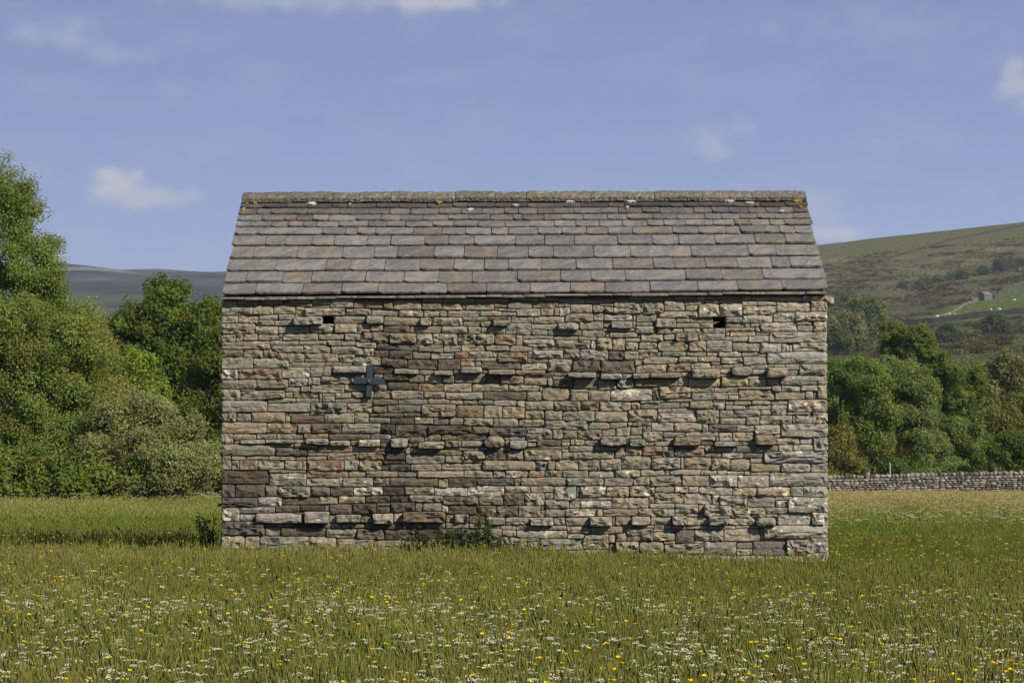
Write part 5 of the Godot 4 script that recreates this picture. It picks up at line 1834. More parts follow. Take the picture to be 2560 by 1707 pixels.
# front wall masonry: left, right, bottom, top in millimetres from the middle of the wall, how far it stands out in centimetres, and its kind (0 buff, 1 brown, 2 stained dark, 3 grey, 4 ochre, 5 lichened, 6 rounded, 7 pinning)
const WALL_STONES := [
	-4614,-4368,3948,4047,0,0, -4361,-4028,3983,4062,0,0, -4361,-4134,3952,3983,0,4, -3964,-3645,3986,4069,0,0, -3525,-3191,4005,4062,0,0, -3638,-3177,3962,4005,0,0, -3177,-2898,3983,4076,0,0, -2894,-2532,3941,4076,0,3,
	-2525,-2050,3924,4040,0,1, -2050,-1894,3915,4033,0,1, -1887,-1440,3905,4047,0,0, -4609,-4122,3820,3944,0,0, -4117,-3799,3827,3969,0,0, -3794,-3442,3834,3972,0,0, -3446,-3304,3891,3955,0,0, -3453,-3304,3785,3891,0,0,
	-3297,-2659,3806,3927,5,0, -3170,-2900,3934,3976,0,0, -2659,-2241,3816,3934,0,0, -2231,-1801,3806,3898,0,0, -1802,-1419,3787,3891,0,0, -4608,-4355,3685,3806,0,0, -4349,-4033,3695,3824,0,0, -4020,-3722,3745,3827,0,0,
	-3708,-3460,3749,3830,0,0, -4048,-3785,3657,3745,0,0, -3786,-3466,3654,3739,0,0, -3467,-3006,3657,3787,16,0, -2836,-2333,3688,3820,0,0, -2305,-2049,3685,3810,9,0, -2035,-1468,3657,3792,0,0, -4607,-4075,3522,3688,0,0,
	-4083,-3717,3512,3645,0,0, -3707,-3211,3529,3650,0,0, -3211,-2828,3540,3678,0,0, -2814,-2460,3543,3678,0,0, -2453,-2261,3560,3668,0,0, -2259,-2063,3569,3660,0,0, -2460,-2389,3522,3569,0,0, -2042,-1631,3543,3650,0,2,
	-1621,-1128,3536,3643,0,0, -4606,-4393,3387,3505,0,0, -4384,-4280,3394,3522,0,0, -4274,-4043,3409,3529,0,0, -4040,-3706,3423,3508,0,0, -3707,-3650,3465,3515,0,0, -3643,-3083,3416,3522,0,0, -3083,-2665,3430,3529,0,0,
	-2658,-2410,3416,3529,0,3, -2406,-1949,3387,3543,0,1, -1942,-1524,3366,3529,0,1, -1517,-1262,3359,3522,0,0, -4599,-3847,3274,3409,0,0, -3855,-3394,3338,3409,0,0, -3387,-2948,3342,3411,0,3, -2944,-2721,3338,3416,0,0,
	-2717,-2495,3338,3420,0,3, -2481,-2161,3295,3394,0,3, -2148,-1850,3271,3366,0,2, -1843,-1493,3257,3359,0,0, -4598,-4281,3146,3271,0,1, -4265,-3960,3146,3281,0,0, -3961,-3726,3146,3285,0,1, -3826,-3316,3228,3333,0,0,
	-3309,-2895,3220,3338,0,0, -2884,-2360,3189,3323,0,3, -2353,-2197,3175,3295,0,3, -2204,-1970,3153,3267,0,2, -1963,-1587,3118,3260,0,2, -1581,-1297,3125,3238,0,0, -4604,-4118,2969,3149,0,0, -4113,-3541,2979,3132,0,0,
	-3734,-3301,3073,3214,0,0, -3294,-2763,3075,3210,0,0, -2753,-2494,3064,3206,0,0, -2529,-2090,3012,3160,0,0, -2076,-1665,2990,3146,0,2, -1658,-1184,2955,3111,0,2, -3499,-2968,2997,3068,0,0, -2954,-2692,3012,3068,0,0,
	-2692,-2550,3022,3064,0,0, -3542,-3506,2990,3040,0,0, -4603,-4350,2799,2951,0,3, -4344,-3640,2799,2969,0,1, -3673,-3215,2820,2990,0,3, -3212,-2854,2842,3002,0,3, -2848,-2323,2905,3009,10,0, -2302,-1877,2891,3019,0,2,
	-1863,-1488,2884,2962,9,2, -1474,-1254,2877,2948,0,0, -4602,-4057,2650,2792,0,0, -4050,-3561,2658,2795,0,0, -3545,-3239,2690,2820,0,3, -3239,-3040,2707,2832,0,3, -3035,-2507,2714,2856,0,0, -2486,-2302,2806,2877,0,0,
	-2196,-2061,2806,2891,0,4, -2026,-1643,2785,2880,0,0, -1636,-1410,2750,2870,0,0, -3200,-2669,2580,2714,0,0, -2667,-2315,2615,2721,0,0, -2195,-1990,2622,2707,0,0, -1983,-1492,2633,2752,0,0, -3356,-3200,2601,2693,0,0,
	-3604,-3363,2601,2665,0,0, -4602,-4313,2474,2639,0,0, -4304,-4085,2619,2643,0,0, -4304,-3610,2474,2619,0,0, -3603,-3483,2516,2601,0,0, -3476,-3068,2509,2594,0,0, -3065,-3015,2431,2580,0,0, -3016,-2811,2537,2573,0,0,
	-3009,-2813,2438,2540,0,0, -2804,-2556,2502,2580,0,0, -2553,-2336,2509,2608,0,0, -2322,-2202,2509,2615,0,0, -2195,-1919,2495,2615,0,0, -1912,-1402,2495,2619,0,0, -3886,-3440,2431,2495,0,0, -3419,-3058,2435,2502,0,0,
	-2810,-2364,2438,2495,0,0, -2358,-2209,2424,2495,0,0, -2202,-1812,2396,2488,0,1, -1806,-1353,2403,2483,0,0, -4601,-3892,2283,2464,0,3, -3872,-3206,2283,2424,0,0, -3189,-2626,2268,2431,0,0, -2619,-2208,2275,2417,0,0,
	-2204,-1989,2271,2379,0,1, -1982,-1451,2275,2396,0,0, -4599,-4521,2134,2268,0,0, -4515,-4382,2134,2266,0,0, -4373,-4136,2134,2268,0,3, -4133,-3601,2120,2283,0,1, -3595,-3516,2120,2219,0,0, -3545,-3227,2226,2275,0,0,
	-3220,-2979,2240,2283,0,0, -3510,-2986,2110,2226,0,2, -2979,-2505,2116,2261,0,0, -2498,-2274,2110,2266,0,0, -2265,-1741,2198,2261,0,0, -1734,-1451,2200,2275,0,0, -2260,-1932,2106,2191,0,0, -1925,-1550,2085,2195,0,0,
	-1543,-1253,2099,2198,0,0, -4599,-3900,1946,2116,0,0, -3877,-3395,1943,2106,0,1, -3396,-3190,1950,2085,0,0, -3184,-2707,1950,2099,0,2, -2696,-2087,1950,2099,0,0, -2081,-1854,1929,2085,0,2, -1847,-1338,1897,2077,0,0,
	-1419,-1099,4019,4083,0,0, -1085,-603,4026,4090,0,0, -589,-57,4023,4083,0,0, 7,248,4062,4104,0,0, 248,425,4047,4097,0,0, 453,737,4054,4104,0,0, 751,1155,4012,4083,0,0, 1169,1446,4015,4062,0,0,
	1453,1736,4037,4069,0,0, -1440,-1121,3905,4019,0,4, -1114,-787,3905,4009,0,0, -787,-742,3927,3998,0,0, -738,-291,3901,4005,0,0, -284,-71,3948,4012,0,0, -71,318,3924,4019,0,0, 335,730,3938,4023,0,4,
	730,928,3948,4012,0,0, 921,1275,3856,3986,0,3, 1275,1460,3863,3976,0,3, 1396,1609,3962,3991,0,0, 1474,1608,3863,3958,0,0, 1616,2083,3848,4012,0,3, -1404,-1156,3787,3895,0,0, -1153,-1042,3792,3891,0,4,
	-1017,-511,3792,3884,0,0, -511,-171,3806,3887,0,0, -220,77,3873,3927,0,0, -164,70,3810,3863,0,0, 77,446,3802,3919,0,3, 453,661,3816,3919,0,0, 673,758,3820,3934,0,0, 751,921,3806,3948,0,3,
	-1461,-1286,3654,3770,8,3, -1276,-794,3650,3782,0,0, -787,-397,3731,3792,0,0, -383,-86,3735,3799,0,2, -773,-504,3643,3721,0,0, -504,-348,3636,3721,0,0, -298,-15,3636,3735,13,2, -8,335,3692,3799,0,3,
	347,836,3685,3799,0,0, 840,1289,3714,3844,0,0, 1297,1452,3735,3844,0,0, 1460,1913,3735,3827,0,3, -1120,-716,3529,3643,0,3, -713,-497,3522,3636,0,0, -497,-390,3543,3628,0,0, -369,-107,3522,3636,0,4,
	-107,307,3508,3699,0,3, 304,722,3589,3678,0,0, 729,1048,3575,3692,11,0, 318,559,3508,3600,0,0, 566,729,3508,3579,0,0, 729,1098,3494,3579,0,0, 1077,1445,3586,3721,0,0, 1452,1580,3628,3678,0,0,
	1580,1906,3614,3707,8,0, 1445,1948,3565,3607,0,0, 1112,1480,3475,3586,0,3, 1551,1990,3465,3543,0,0, -1255,-875,3345,3522,0,0, -861,-563,3352,3515,0,0, -557,-294,3352,3518,0,0, -270,63,3345,3522,0,1,
	49,162,3338,3501,0,0, 169,658,3437,3487,0,3, 665,1048,3430,3487,0,0, 1055,1338,3416,3479,0,0, -1481,-1098,3238,3352,0,0, -1087,-811,3234,3338,0,0, -804,-426,3248,3352,0,0, -421,-47,3257,3352,0,3,
	-39,325,3234,3331,0,0, 174,665,3316,3437,0,3, 680,1242,3291,3423,0,0, 1253,1345,3271,3401,0,0, 1346,1593,3260,3451,0,0, 1593,1799,3257,3451,0,0, -1280,-914,3125,3217,0,3, -911,-695,3135,3234,0,1,
	-690,-312,3143,3245,0,0, -308,-227,3160,3238,0,0, -223,244,3075,3228,0,1, 247,332,3146,3253,0,0, 332,835,3267,3309,0,0, 315,807,3135,3267,0,3, 811,1069,3118,3285,0,3, 1076,1522,3101,3274,0,3,
	1529,1777,3111,3245,0,2, -1176,-826,2941,3115,0,2, -815,-585,2997,3129,0,1, -581,-255,3090,3139,0,0, -585,-489,3005,3082,0,0, -496,145,2962,3075,0,2, 148,559,2948,3061,0,5, 250,566,3064,3132,0,0,
	570,948,2927,3121,0,0, 967,1408,2922,3090,0,2, 1423,1946,2898,3092,0,2, -1225,-942,2863,2934,14,2, -939,-815,2863,2955,0,0, -818,-475,2898,2993,15,2, -369,46,2874,2948,16,2, 56,523,2870,2941,0,0,
	530,884,2866,2905,0,0, 884,1323,2823,2903,18,3, 1408,1741,2795,2884,16,0, -1381,-1098,2747,2866,0,0, -1098,-921,2750,2856,0,4, -914,-411,2750,2884,0,0, -404,-192,2752,2870,0,2, -192,176,2733,2856,0,1,
	193,566,2710,2823,0,0, 566,644,2707,2820,0,0, 644,976,2785,2842,0,0, 644,976,2686,2781,0,2, 976,1358,2658,2813,0,4, 1366,1663,2622,2792,0,0, 1663,1918,2665,2792,0,0, -1487,-1090,2608,2728,0,1,
	-1086,-647,2601,2733,0,0, -642,-71,2608,2728,0,0, -57,431,2615,2714,0,0, 438,488,2608,2679,0,0, 474,915,2466,2679,0,6, 938,1203,2594,2643,0,0, 934,1195,2455,2587,0,4, 1210,1552,2459,2622,0,0,
	1571,2214,2459,2643,0,5, -1398,-1066,2502,2608,0,0, -1062,-468,2481,2591,0,0, -458,230,2474,2601,0,2, 233,462,2459,2605,0,6, -1331,-998,2410,2495,0,0, -981,-783,2403,2474,0,0, -772,-552,2399,2474,0,0,
	-545,-312,2403,2474,0,0, -302,63,2379,2474,0,0, 77,205,2360,2452,0,0, 212,657,2318,2449,0,0, 669,1082,2304,2449,0,1, 1089,1386,2304,2455,0,1, 1396,1888,2297,2441,0,0, -1430,-899,2209,2403,0,1,
	-892,-453,2200,2399,0,1, -446,-160,2191,2384,0,0, -149,198,2183,2360,0,4, 207,509,2172,2304,0,4, 523,796,2155,2304,0,0, 802,1311,2141,2297,0,0, 1320,1831,2127,2283,0,0, -1246,-998,2085,2186,0,0,
	-995,-771,2085,2191,0,0, -765,-308,2073,2183,0,0, -302,94,2039,2176,0,3, 106,495,2053,2167,0,4, 523,1197,2000,2141,0,0, 1209,1545,2007,2120,0,0, 1548,1831,2028,2124,0,0, -1337,-637,1936,2063,0,2,
	-633,-358,1936,2056,0,1, -354,219,1904,2035,0,2, 226,629,1858,2035,0,0, 636,806,1858,2007,0,0, 810,1032,1858,1993,0,4, 1036,1421,1844,2000,0,0, 1428,1626,1901,2000,0,0, 1662,1873,1894,2045,0,0,
	1652,1871,4030,4067,0,0, 1878,2104,4067,4118,0,0, 2104,2410,4052,4118,0,0, 2586,2921,4060,4118,0,0, 2936,3070,4067,4125,0,0, 3651,3811,4045,4118,0,0, 3811,4117,4052,4118,0,0, 4117,4613,4049,4111,0,0,
	4621,4992,4045,4118,0,3, 2092,2413,3833,4041,0,0, 2418,2742,3884,4055,0,3, 2746,3074,3982,4055,0,0, 3074,3322,4016,4060,0,0, 3322,3650,4016,4067,0,1, 2763,2957,3889,3979,0,0, 2965,3299,3786,3991,0,3,
	3300,3664,3797,3991,0,3, 3658,3898,3957,4038,0,0, 3898,4190,3972,4030,0,0, 3667,4189,3826,3965,0,0, 4202,4740,3874,4026,0,3, 4752,4999,3880,4045,0,1, 1921,1965,3738,3826,0,0, 1984,2293,3709,3826,0,0,
	2334,2949,3775,3877,0,0, 3664,4142,3687,3826,0,0, 4153,4495,3705,3860,0,3, 4503,4998,3724,3874,0,3, 1979,2234,3651,3702,0,0, 2286,2602,3621,3760,7,0, 2602,2818,3702,3768,0,0, 2825,3200,3699,3775,0,0,
	2614,2981,3614,3690,0,0, 2985,3199,3611,3702,0,4, 3398,3652,3702,3786,0,0, 3394,3692,3621,3690,0,0, 3693,3787,3621,3690,0,4, 3795,3926,3636,3694,0,0, 3948,4526,3544,3705,0,3, 4527,4757,3673,3713,0,0,
	4531,4788,3563,3665,0,0, 4786,4997,3559,3719,0,0, 1969,2260,3534,3643,0,3, 2314,2533,3519,3614,0,0, 2533,2718,3534,3607,0,0, 2723,2985,3549,3617,0,0, 3029,3386,3534,3614,0,0, 3393,3845,3563,3621,0,0,
	3860,3947,3549,3636,0,0, 3400,3458,3490,3553,0,0, 3466,3867,3483,3563,0,0, 3881,4231,3505,3541,0,0, 4085,4996,3381,3549,0,3, 2047,2406,3395,3512,0,3, 2412,2586,3424,3515,0,0, 2596,2952,3398,3538,0,1,
	2966,3378,3422,3524,0,0, 3378,3750,3407,3476,0,3, 3757,4085,3388,3483,0,0, 2948,3050,3524,3549,0,0, 1804,2032,3398,3446,0,0, 1804,1993,3252,3388,0,3, 2008,2299,3281,3388,0,4, 2314,2802,3242,3417,0,6,
	2814,3081,3242,3407,0,4, 3086,3489,3232,3422,0,3, 3499,3931,3242,3373,0,0, 3939,4273,3209,3378,0,3, 4274,4397,3223,3359,0,3, 4402,4455,3228,3359,0,0, 4461,4995,3246,3388,0,3, 1781,2007,3115,3242,0,0,
	2000,2328,3217,3281,0,0, 2012,2175,3115,3206,0,0, 2178,2379,3159,3232,0,0, 2386,2769,3169,3235,0,0, 2772,3085,3162,3238,0,0, 3093,3275,3165,3228,0,0, 3280,3632,3159,3238,0,3, 3654,3891,3165,3238,0,0,
	3906,4047,3169,3213,0,0, 4047,4994,3048,3235,0,3, 1941,2072,3009,3111,0,0, 2073,2638,3045,3162,0,0, 2648,2944,3067,3169,0,3, 2950,3311,3077,3159,0,0, 3319,3660,3048,3150,0,4, 3673,4046,3028,3162,0,0,
	2842,3162,2969,3074,0,0, 3165,3318,3031,3074,0,0, 3165,3238,2980,3023,0,0, 3241,3522,2969,3031,0,0, 3522,3675,2994,3053,0,0, 3777,4053,2961,3038,0,0, 4061,4156,2987,3048,0,0, 4156,4345,2990,3034,0,0,
	4345,4563,2946,3038,0,0, 1967,2454,2902,3034,0,0, 2466,2830,2914,3067,0,1, 2844,3288,2819,2965,18,2, 3296,3473,2892,2965,0,0, 3303,3470,2834,2892,0,0, 3478,3805,2863,3004,13,6, 3809,4038,2870,2965,0,0,
	4039,4366,2827,2984,17,0, 4371,4541,2863,2943,0,0, 4561,4993,2867,3038,0,0, 1740,1912,2819,2885,0,0, 1919,2185,2812,2892,13,2, 2189,2676,2824,2897,17,0, 2681,2858,2838,2921,0,0, 2793,2887,2805,2834,0,0,
	3747,4038,2797,2841,0,0, 1958,2625,2688,2805,0,0, 2628,2797,2688,2830,0,0, 2807,3317,2681,2805,0,3, 3322,3746,2688,2834,0,4, 3758,4038,2695,2812,0,0, 4038,4256,2703,2812,0,0, 4250,4992,2707,2853,0,0,
	2232,2355,2477,2666,0,4, 2326,2831,2499,2678,0,0, 2843,3200,2591,2674,0,0, 3207,3583,2596,2678,0,0, 3586,4110,2645,2684,0,0, 3593,4167,2470,2637,0,4, 4125,4270,2605,2688,0,3, 4271,4576,2605,2693,0,0,
	4579,4853,2615,2703,0,0, 4853,4990,2499,2707,0,0, 2860,3418,2470,2582,0,0, 3425,3585,2550,2594,0,0, 3433,3585,2477,2547,0,0, 4175,4645,2480,2605,0,4, 4652,4779,2492,2620,0,0, 1896,2030,2329,2463,0,0,
	2039,2359,2412,2470,0,0, 2359,2442,2426,2484,0,0, 2450,2857,2441,2484,0,0, 2045,2656,2339,2426,0,0, 2661,2813,2349,2436,0,0, 2813,3184,2334,2455,0,0, 3185,3381,2305,2436,0,3, 3192,3388,2445,2480,0,0,
	3389,3519,2390,2463,0,0, 3524,3800,2397,2460,0,0, 3803,4106,2404,2463,0,0, 3393,3698,2317,2382,0,0, 3757,4109,2324,2393,0,0, 4112,4368,2397,2463,0,0, 4112,4373,2237,2390,0,3, 4383,4989,2281,2474,0,3,
	1841,2296,2131,2317,0,0, 2311,2529,2276,2334,0,0, 2536,2915,2273,2346,0,3, 2311,2926,2121,2262,0,3, 2929,3278,2096,2324,0,4, 3293,3514,2193,2310,0,3, 3519,3936,2201,2317,0,0, 3945,4108,2237,2317,0,0,
	4370,4719,2241,2273,0,0, 3315,3717,2084,2189,0,0, 3715,3925,2077,2208,0,3, 3926,4442,2084,2222,0,0, 4450,4486,2099,2215,0,1, 4487,4770,2096,2237,0,0, 4775,4992,2102,2276,0,3, 1837,1910,2070,2121,0,0,
	1917,2208,2062,2128,0,0, 2208,2564,1985,2121,0,3, 2568,3008,1971,2106,0,0, 3016,3106,1968,2084,0,0, 3115,3551,1968,2087,0,2, 3557,3838,1975,2073,0,0, 3853,4252,1924,2073,0,0, 4268,4994,1895,2102,0,3,
	2128,2208,1961,2058,0,0, -4598,-4427,1782,1938,0,0, -4428,-4064,1839,1931,0,0, -4053,-3744,1850,1938,0,0, -3728,-3320,1850,1945,0,0, -3296,-2919,1867,1945,0,0, -2905,-2250,1836,1938,0,2, -2240,-1924,1846,1931,0,5,
	-1917,-1847,1874,1909,0,0, -4406,-4307,1782,1825,0,0, -4304,-3908,1782,1842,7,0, -3904,-3461,1789,1842,8,0, -3459,-3317,1789,1839,0,0, -3268,-2914,1761,1867,14,0, -2893,-2570,1747,1825,10,0, -2561,-2437,1757,1839,0,1,
	-2438,-2098,1729,1850,10,5, -2087,-1938,1803,1839,0,0, -2090,-1931,1723,1799,0,0, -1917,-1655,1719,1860,15,0, -1620,-1394,1796,1881,0,0, -1578,-1493,1712,1782,0,0, -4597,-3752,1596,1771,0,0, -3748,-3246,1592,1719,0,2,
	-3458,-3069,1698,1789,0,0, -3246,-3069,1644,1690,0,0, -3069,-2532,1641,1740,0,1, -2532,-2101,1648,1733,0,0, -2094,-1917,1662,1714,0,0, -3239,-2913,1585,1641,0,0, -2928,-2440,1525,1638,0,0, -2426,-2008,1528,1644,0,1,
	-2002,-1705,1528,1634,0,2, -1691,-1613,1613,1719,0,0, -1613,-1182,1627,1700,0,0, -4589,-4453,1376,1582,0,1, -4447,-4228,1521,1585,0,0, -4221,-3867,1517,1573,0,0, -3853,-3429,1521,1582,0,0, -3429,-3274,1514,1563,0,0,
	-3246,-2927,1517,1582,0,0, -1683,-1068,1465,1606,0,0, -4447,-4326,1366,1511,0,0, -4320,-4033,1366,1511,0,1, -4030,-3615,1373,1511,0,0, -3602,-3322,1366,1511,0,0, -3323,-3266,1359,1507,0,0, -3238,-2665,1359,1521,0,1,
	-2659,-2436,1366,1521,0,0, -2418,-2072,1359,1517,0,0, -2030,-1704,1460,1514,0,2, -2072,-1947,1359,1455,0,2, -1938,-1617,1352,1446,0,0, -1605,-1125,1352,1457,0,0, -4594,-3854,1144,1352,0,2, -3845,-3273,1316,1366,0,0,
	-3838,-3265,1119,1314,0,5, -3252,-2594,1239,1352,0,1, -2587,-2319,1253,1330,0,0, -2312,-1817,1249,1345,0,0, -1810,-1506,1257,1347,0,0, -1499,-771,1246,1345,0,0, -4593,-4394,935,1136,0,2, -4395,-3914,935,1133,0,2,
	-3911,-3712,950,1112,0,0, -3707,-3201,935,1105,0,0, -3251,-2686,1105,1246,0,5, -2686,-2205,1098,1239,0,0, -2201,-1944,1105,1243,0,0, -1937,-1181,1105,1239,0,1, -3187,-2883,964,1105,0,0, -2876,-2516,957,1093,0,2,
	-2516,-2056,964,1093,0,5, -2046,-1701,964,1098,0,2, -1689,-1237,978,1098,0,0, -4592,-4026,773,924,0,2, -4023,-3652,795,935,0,5, -3641,-3066,816,924,0,2, -3059,-2755,830,938,0,0, -2751,-2332,837,950,0,0,
	-2328,-1936,848,957,0,0, -1922,-1640,851,952,0,2, -1633,-1096,862,964,0,0, -4591,-4317,555,764,0,5, -4316,-3750,682,780,0,5, -3751,-3369,703,802,0,2, -3356,-2974,713,809,0,2, -2971,-2889,710,816,0,1,
	-2889,-2536,668,823,0,2, -2529,-2155,675,830,0,2, -2141,-1936,795,840,0,0, -2141,-1936,682,792,0,0, -1926,-1540,696,858,0,2, -1536,-1420,703,844,0,0, -4312,-4063,555,675,0,5, -4054,-3326,527,682,11,0,
	-3454,-3284,654,703,0,0, -3277,-2888,524,710,16,0, -2910,-2790,530,668,0,0, -2783,-2387,541,656,11,0, -2388,-2204,628,668,0,0, -2409,-2197,530,623,0,0, -2204,-1879,499,675,13,0, -1879,-1731,520,682,0,5,
	-1724,-1060,544,710,12,1, -4590,-3911,337,548,0,2, -3898,-3432,463,520,0,0, -3418,-3001,449,527,0,2, -2994,-2698,449,520,0,0, -2691,-2338,449,527,0,0, -2331,-1985,421,530,0,0, -1985,-1745,428,520,0,0,
	-1731,-1385,440,530,0,0, -3905,-3671,330,470,0,0, -3658,-2951,323,459,0,1, -2938,-2464,290,435,0,0, -2450,-2029,273,431,0,0, -2024,-1540,280,428,0,0, -1533,-1151,280,440,0,2, -4208,-3855,309,337,0,0,
	-4589,-4235,119,327,0,0, -4222,-3995,119,313,0,0, -3989,-3226,76,313,0,0, -3212,-2788,105,309,0,0, -2782,-2203,105,273,0,0, -2168,-1709,105,245,0,0, -1702,-1589,105,231,0,0, -1589,-1391,105,238,0,0,
	-1122,-882,1842,1917,0,1, -870,-368,1832,1935,0,2, -128,205,1839,1898,0,0, -1485,-1082,1698,1813,14,0, -1047,-814,1723,1828,5,1, -807,-481,1723,1825,0,0, -439,-121,1719,1902,14,6, -107,-36,1726,1839,0,0,
	-43,233,1705,1832,13,2, 247,381,1729,1811,0,0, 254,395,1813,1850,0,0, 405,781,1743,1842,0,2, 791,919,1811,1853,0,0, 784,914,1743,1803,0,0, 923,1145,1757,1856,0,4, 1159,1399,1747,1836,0,0,
	1400,1802,1761,1895,15,2, -948,-601,1676,1723,0,0, -594,-382,1672,1723,0,0, -262,-22,1672,1712,0,4, 197,883,1690,1737,0,0, 909,1307,1655,1743,0,0, 1314,1774,1669,1733,0,0, -1259,-806,1599,1683,0,1,
	-764,-425,1528,1669,0,0, -425,-107,1525,1669,0,2, -95,183,1517,1669,0,0, 190,781,1525,1681,0,0, 791,897,1648,1690,0,5, 787,1036,1535,1641,0,3, 1041,1604,1535,1652,0,0, -1054,-743,1479,1585,0,0,
	-740,-463,1479,1535,0,0, -1117,-477,1366,1474,0,0, -463,367,1366,1517,0,0, 381,558,1366,1511,0,3, 565,685,1373,1514,0,3, 685,1045,1366,1531,0,0, 1053,1392,1361,1531,0,0, 1399,1728,1366,1542,0,0,
	-759,-307,1243,1356,0,0, -297,-109,1239,1359,0,0, -104,250,1239,1356,0,0, 258,515,1246,1352,0,4, 529,798,1260,1356,0,0, 805,1201,1246,1356,0,0, 1208,1603,1239,1345,0,0, -1166,-1014,1084,1225,0,0,
	-1011,-576,1084,1243,0,2, -570,21,1122,1234,0,2, 28,134,1126,1229,0,0, 137,851,1112,1249,0,0, 861,1455,1119,1239,0,0, 1455,1914,1112,1239,0,3, -1240,-711,952,1088,0,5, -703,-128,947,1105,0,5,
	-123,282,1003,1112,0,0, 289,656,1013,1116,0,3, 664,1016,886,1102,0,5, 1017,1073,935,1105,0,0, 1073,1490,933,1105,0,3, 1497,1864,943,1098,0,0, -1092,-537,816,935,0,2, -530,-138,809,938,0,0,
	-132,197,806,999,0,2, 207,515,806,999,0,0, 515,656,910,1009,0,0, 981,1285,879,928,0,0, 1285,1574,890,938,0,0, -1417,-1116,710,830,0,0, -1112,-1013,693,816,0,5, -1008,-570,665,811,0,2,
	-561,-255,628,806,0,2, -248,94,625,806,0,2, 103,451,618,802,0,0, 522,903,752,896,0,0, 908,1080,759,872,0,0, 1083,1574,755,872,0,5, 1582,2153,752,928,0,0, 451,522,618,724,0,0,
	526,837,625,749,0,0, 843,1341,632,752,0,5, 1348,1433,640,752,0,0, 1440,1998,632,752,0,0, -904,-699,534,665,7,0, -671,-414,520,640,0,2, -410,-113,499,618,0,0, -104,282,499,618,0,0,
	296,653,485,614,10,0, 663,842,499,611,0,0, 847,1228,482,609,0,0, 1228,1574,478,625,16,0, -1370,-1052,442,524,0,0, -1045,-685,442,527,0,0, -678,-445,449,520,0,0, -177,63,421,492,0,0,
	70,458,407,492,0,0, 458,854,414,485,0,0, 868,1249,365,482,0,0, 1256,1743,358,470,0,0, -1154,-530,280,435,0,2, -530,-149,287,442,0,0, -163,56,318,414,0,0, 70,868,287,414,0,0,
	875,1164,280,358,0,0, 1122,1524,112,344,0,0, 1531,1623,217,358,0,0, -1165,-219,90,273,0,0, -219,232,97,309,0,0, 225,433,238,302,0,0, 246,427,97,231,0,0, 437,1114,105,273,0,0,
	7,345,-22,90,0,0, 352,740,-22,90,0,0, 740,1149,-22,105,0,0, 1150,1488,-22,107,0,0, 1488,1869,-22,34,0,0, 2073,2388,1818,1975,0,0, 2389,2751,1873,1959,0,0, 2764,3268,1896,1964,0,0,
	2417,2577,1822,1873,0,0, 3279,3488,1822,1967,0,0, 3492,3846,1822,1955,0,0, 3851,4165,1759,1917,13,1, 4122,4267,1873,1939,0,0, 1789,2073,1849,1907,0,0, 1865,2120,1734,1860,12,0, 2120,2262,1755,1813,0,0,
	2262,2530,1750,1810,0,0, 2562,2984,1750,1892,15,1, 2987,3220,1818,1888,0,0, 2995,3176,1755,1822,0,2, 3208,3589,1739,1813,15,3, 3594,3743,1759,1810,0,0, 3743,3846,1755,1810,0,0, 3232,3279,1822,1896,0,0,
	4185,4559,1766,1876,0,0, 4563,4775,1775,1865,0,0, 4776,4995,1660,1876,0,3, 1647,1797,1566,1723,0,0, 1802,2065,1602,1728,0,0, 2065,2380,1597,1734,0,1, 2380,2561,1570,1728,0,4, 2569,3049,1581,1707,0,1,
	2869,3050,1707,1755,0,0, 3058,3223,1644,1739,0,0, 3223,3546,1649,1728,0,0, 3546,4215,1637,1755,0,2, 4229,4449,1652,1759,0,0, 4456,4775,1671,1770,0,0, 3065,3314,1561,1644,0,0, 3325,3667,1550,1640,0,0,
	3672,3982,1545,1637,0,2, 3995,4994,1471,1665,0,3, 1734,2198,1377,1581,0,0, 2206,2372,1558,1589,0,0, 2211,2662,1377,1558,0,3, 2668,2721,1385,1566,0,0, 2726,3156,1377,1566,0,4, 3162,3445,1366,1545,0,0,
	3451,3776,1350,1539,0,6, 3758,3997,1471,1542,0,0, 3781,4258,1338,1460,0,1, 4265,4726,1330,1471,0,3, 4742,4993,1330,1482,0,3, 1647,2024,1243,1361,0,0, 2032,2418,1267,1361,0,0, 2421,2497,1278,1369,0,0,
	2497,2993,1287,1372,0,0, 2985,3245,1283,1356,0,0, 3253,3410,1290,1356,0,0, 3392,3675,1290,1341,0,0, 3678,3773,1290,1341,0,0, 3781,4072,1272,1334,0,0, 4075,4992,1110,1319,0,3, 1927,2178,1125,1256,0,0,
	2182,2693,1105,1278,0,0, 2694,3126,1110,1278,0,0, 3135,3567,1099,1287,0,5, 3571,4063,1086,1278,0,3, 1854,2257,952,1110,0,0, 2260,2567,1007,1105,0,0, 2572,2783,1000,1110,0,3, 2783,2956,1000,1105,0,3,
	2956,3485,973,1102,0,0, 3491,3878,960,1083,0,0, 3885,4401,948,1089,0,0, 4409,4605,957,1094,0,0, 4614,4991,937,1114,0,3, 2173,2251,835,941,0,0, 2247,2716,835,1000,0,0, 2720,3164,822,995,0,3,
	3170,3282,816,963,0,0, 3286,3723,791,960,0,3, 3736,4156,780,941,0,3, 4161,4448,890,941,0,0, 4180,4360,780,885,0,0, 4369,4990,696,932,0,3, 2181,2574,756,838,0,0, 2582,2948,678,827,0,0,
	2949,3046,685,822,0,0, 3038,3471,643,816,7,0, 3487,3676,775,803,0,0, 3474,4009,612,764,0,0, 4014,4360,670,772,0,0, 4029,4202,627,665,0,0, 1999,2369,618,769,0,0, 2372,2574,630,753,0,0,
	2582,2731,638,674,0,0, 2734,3046,627,681,0,0, 4210,4744,497,681,0,3, 4753,4988,502,690,0,3, 1645,1878,489,623,0,0, 1881,2188,489,646,14,6, 2196,2526,492,618,0,0, 2530,2765,492,646,14,0,
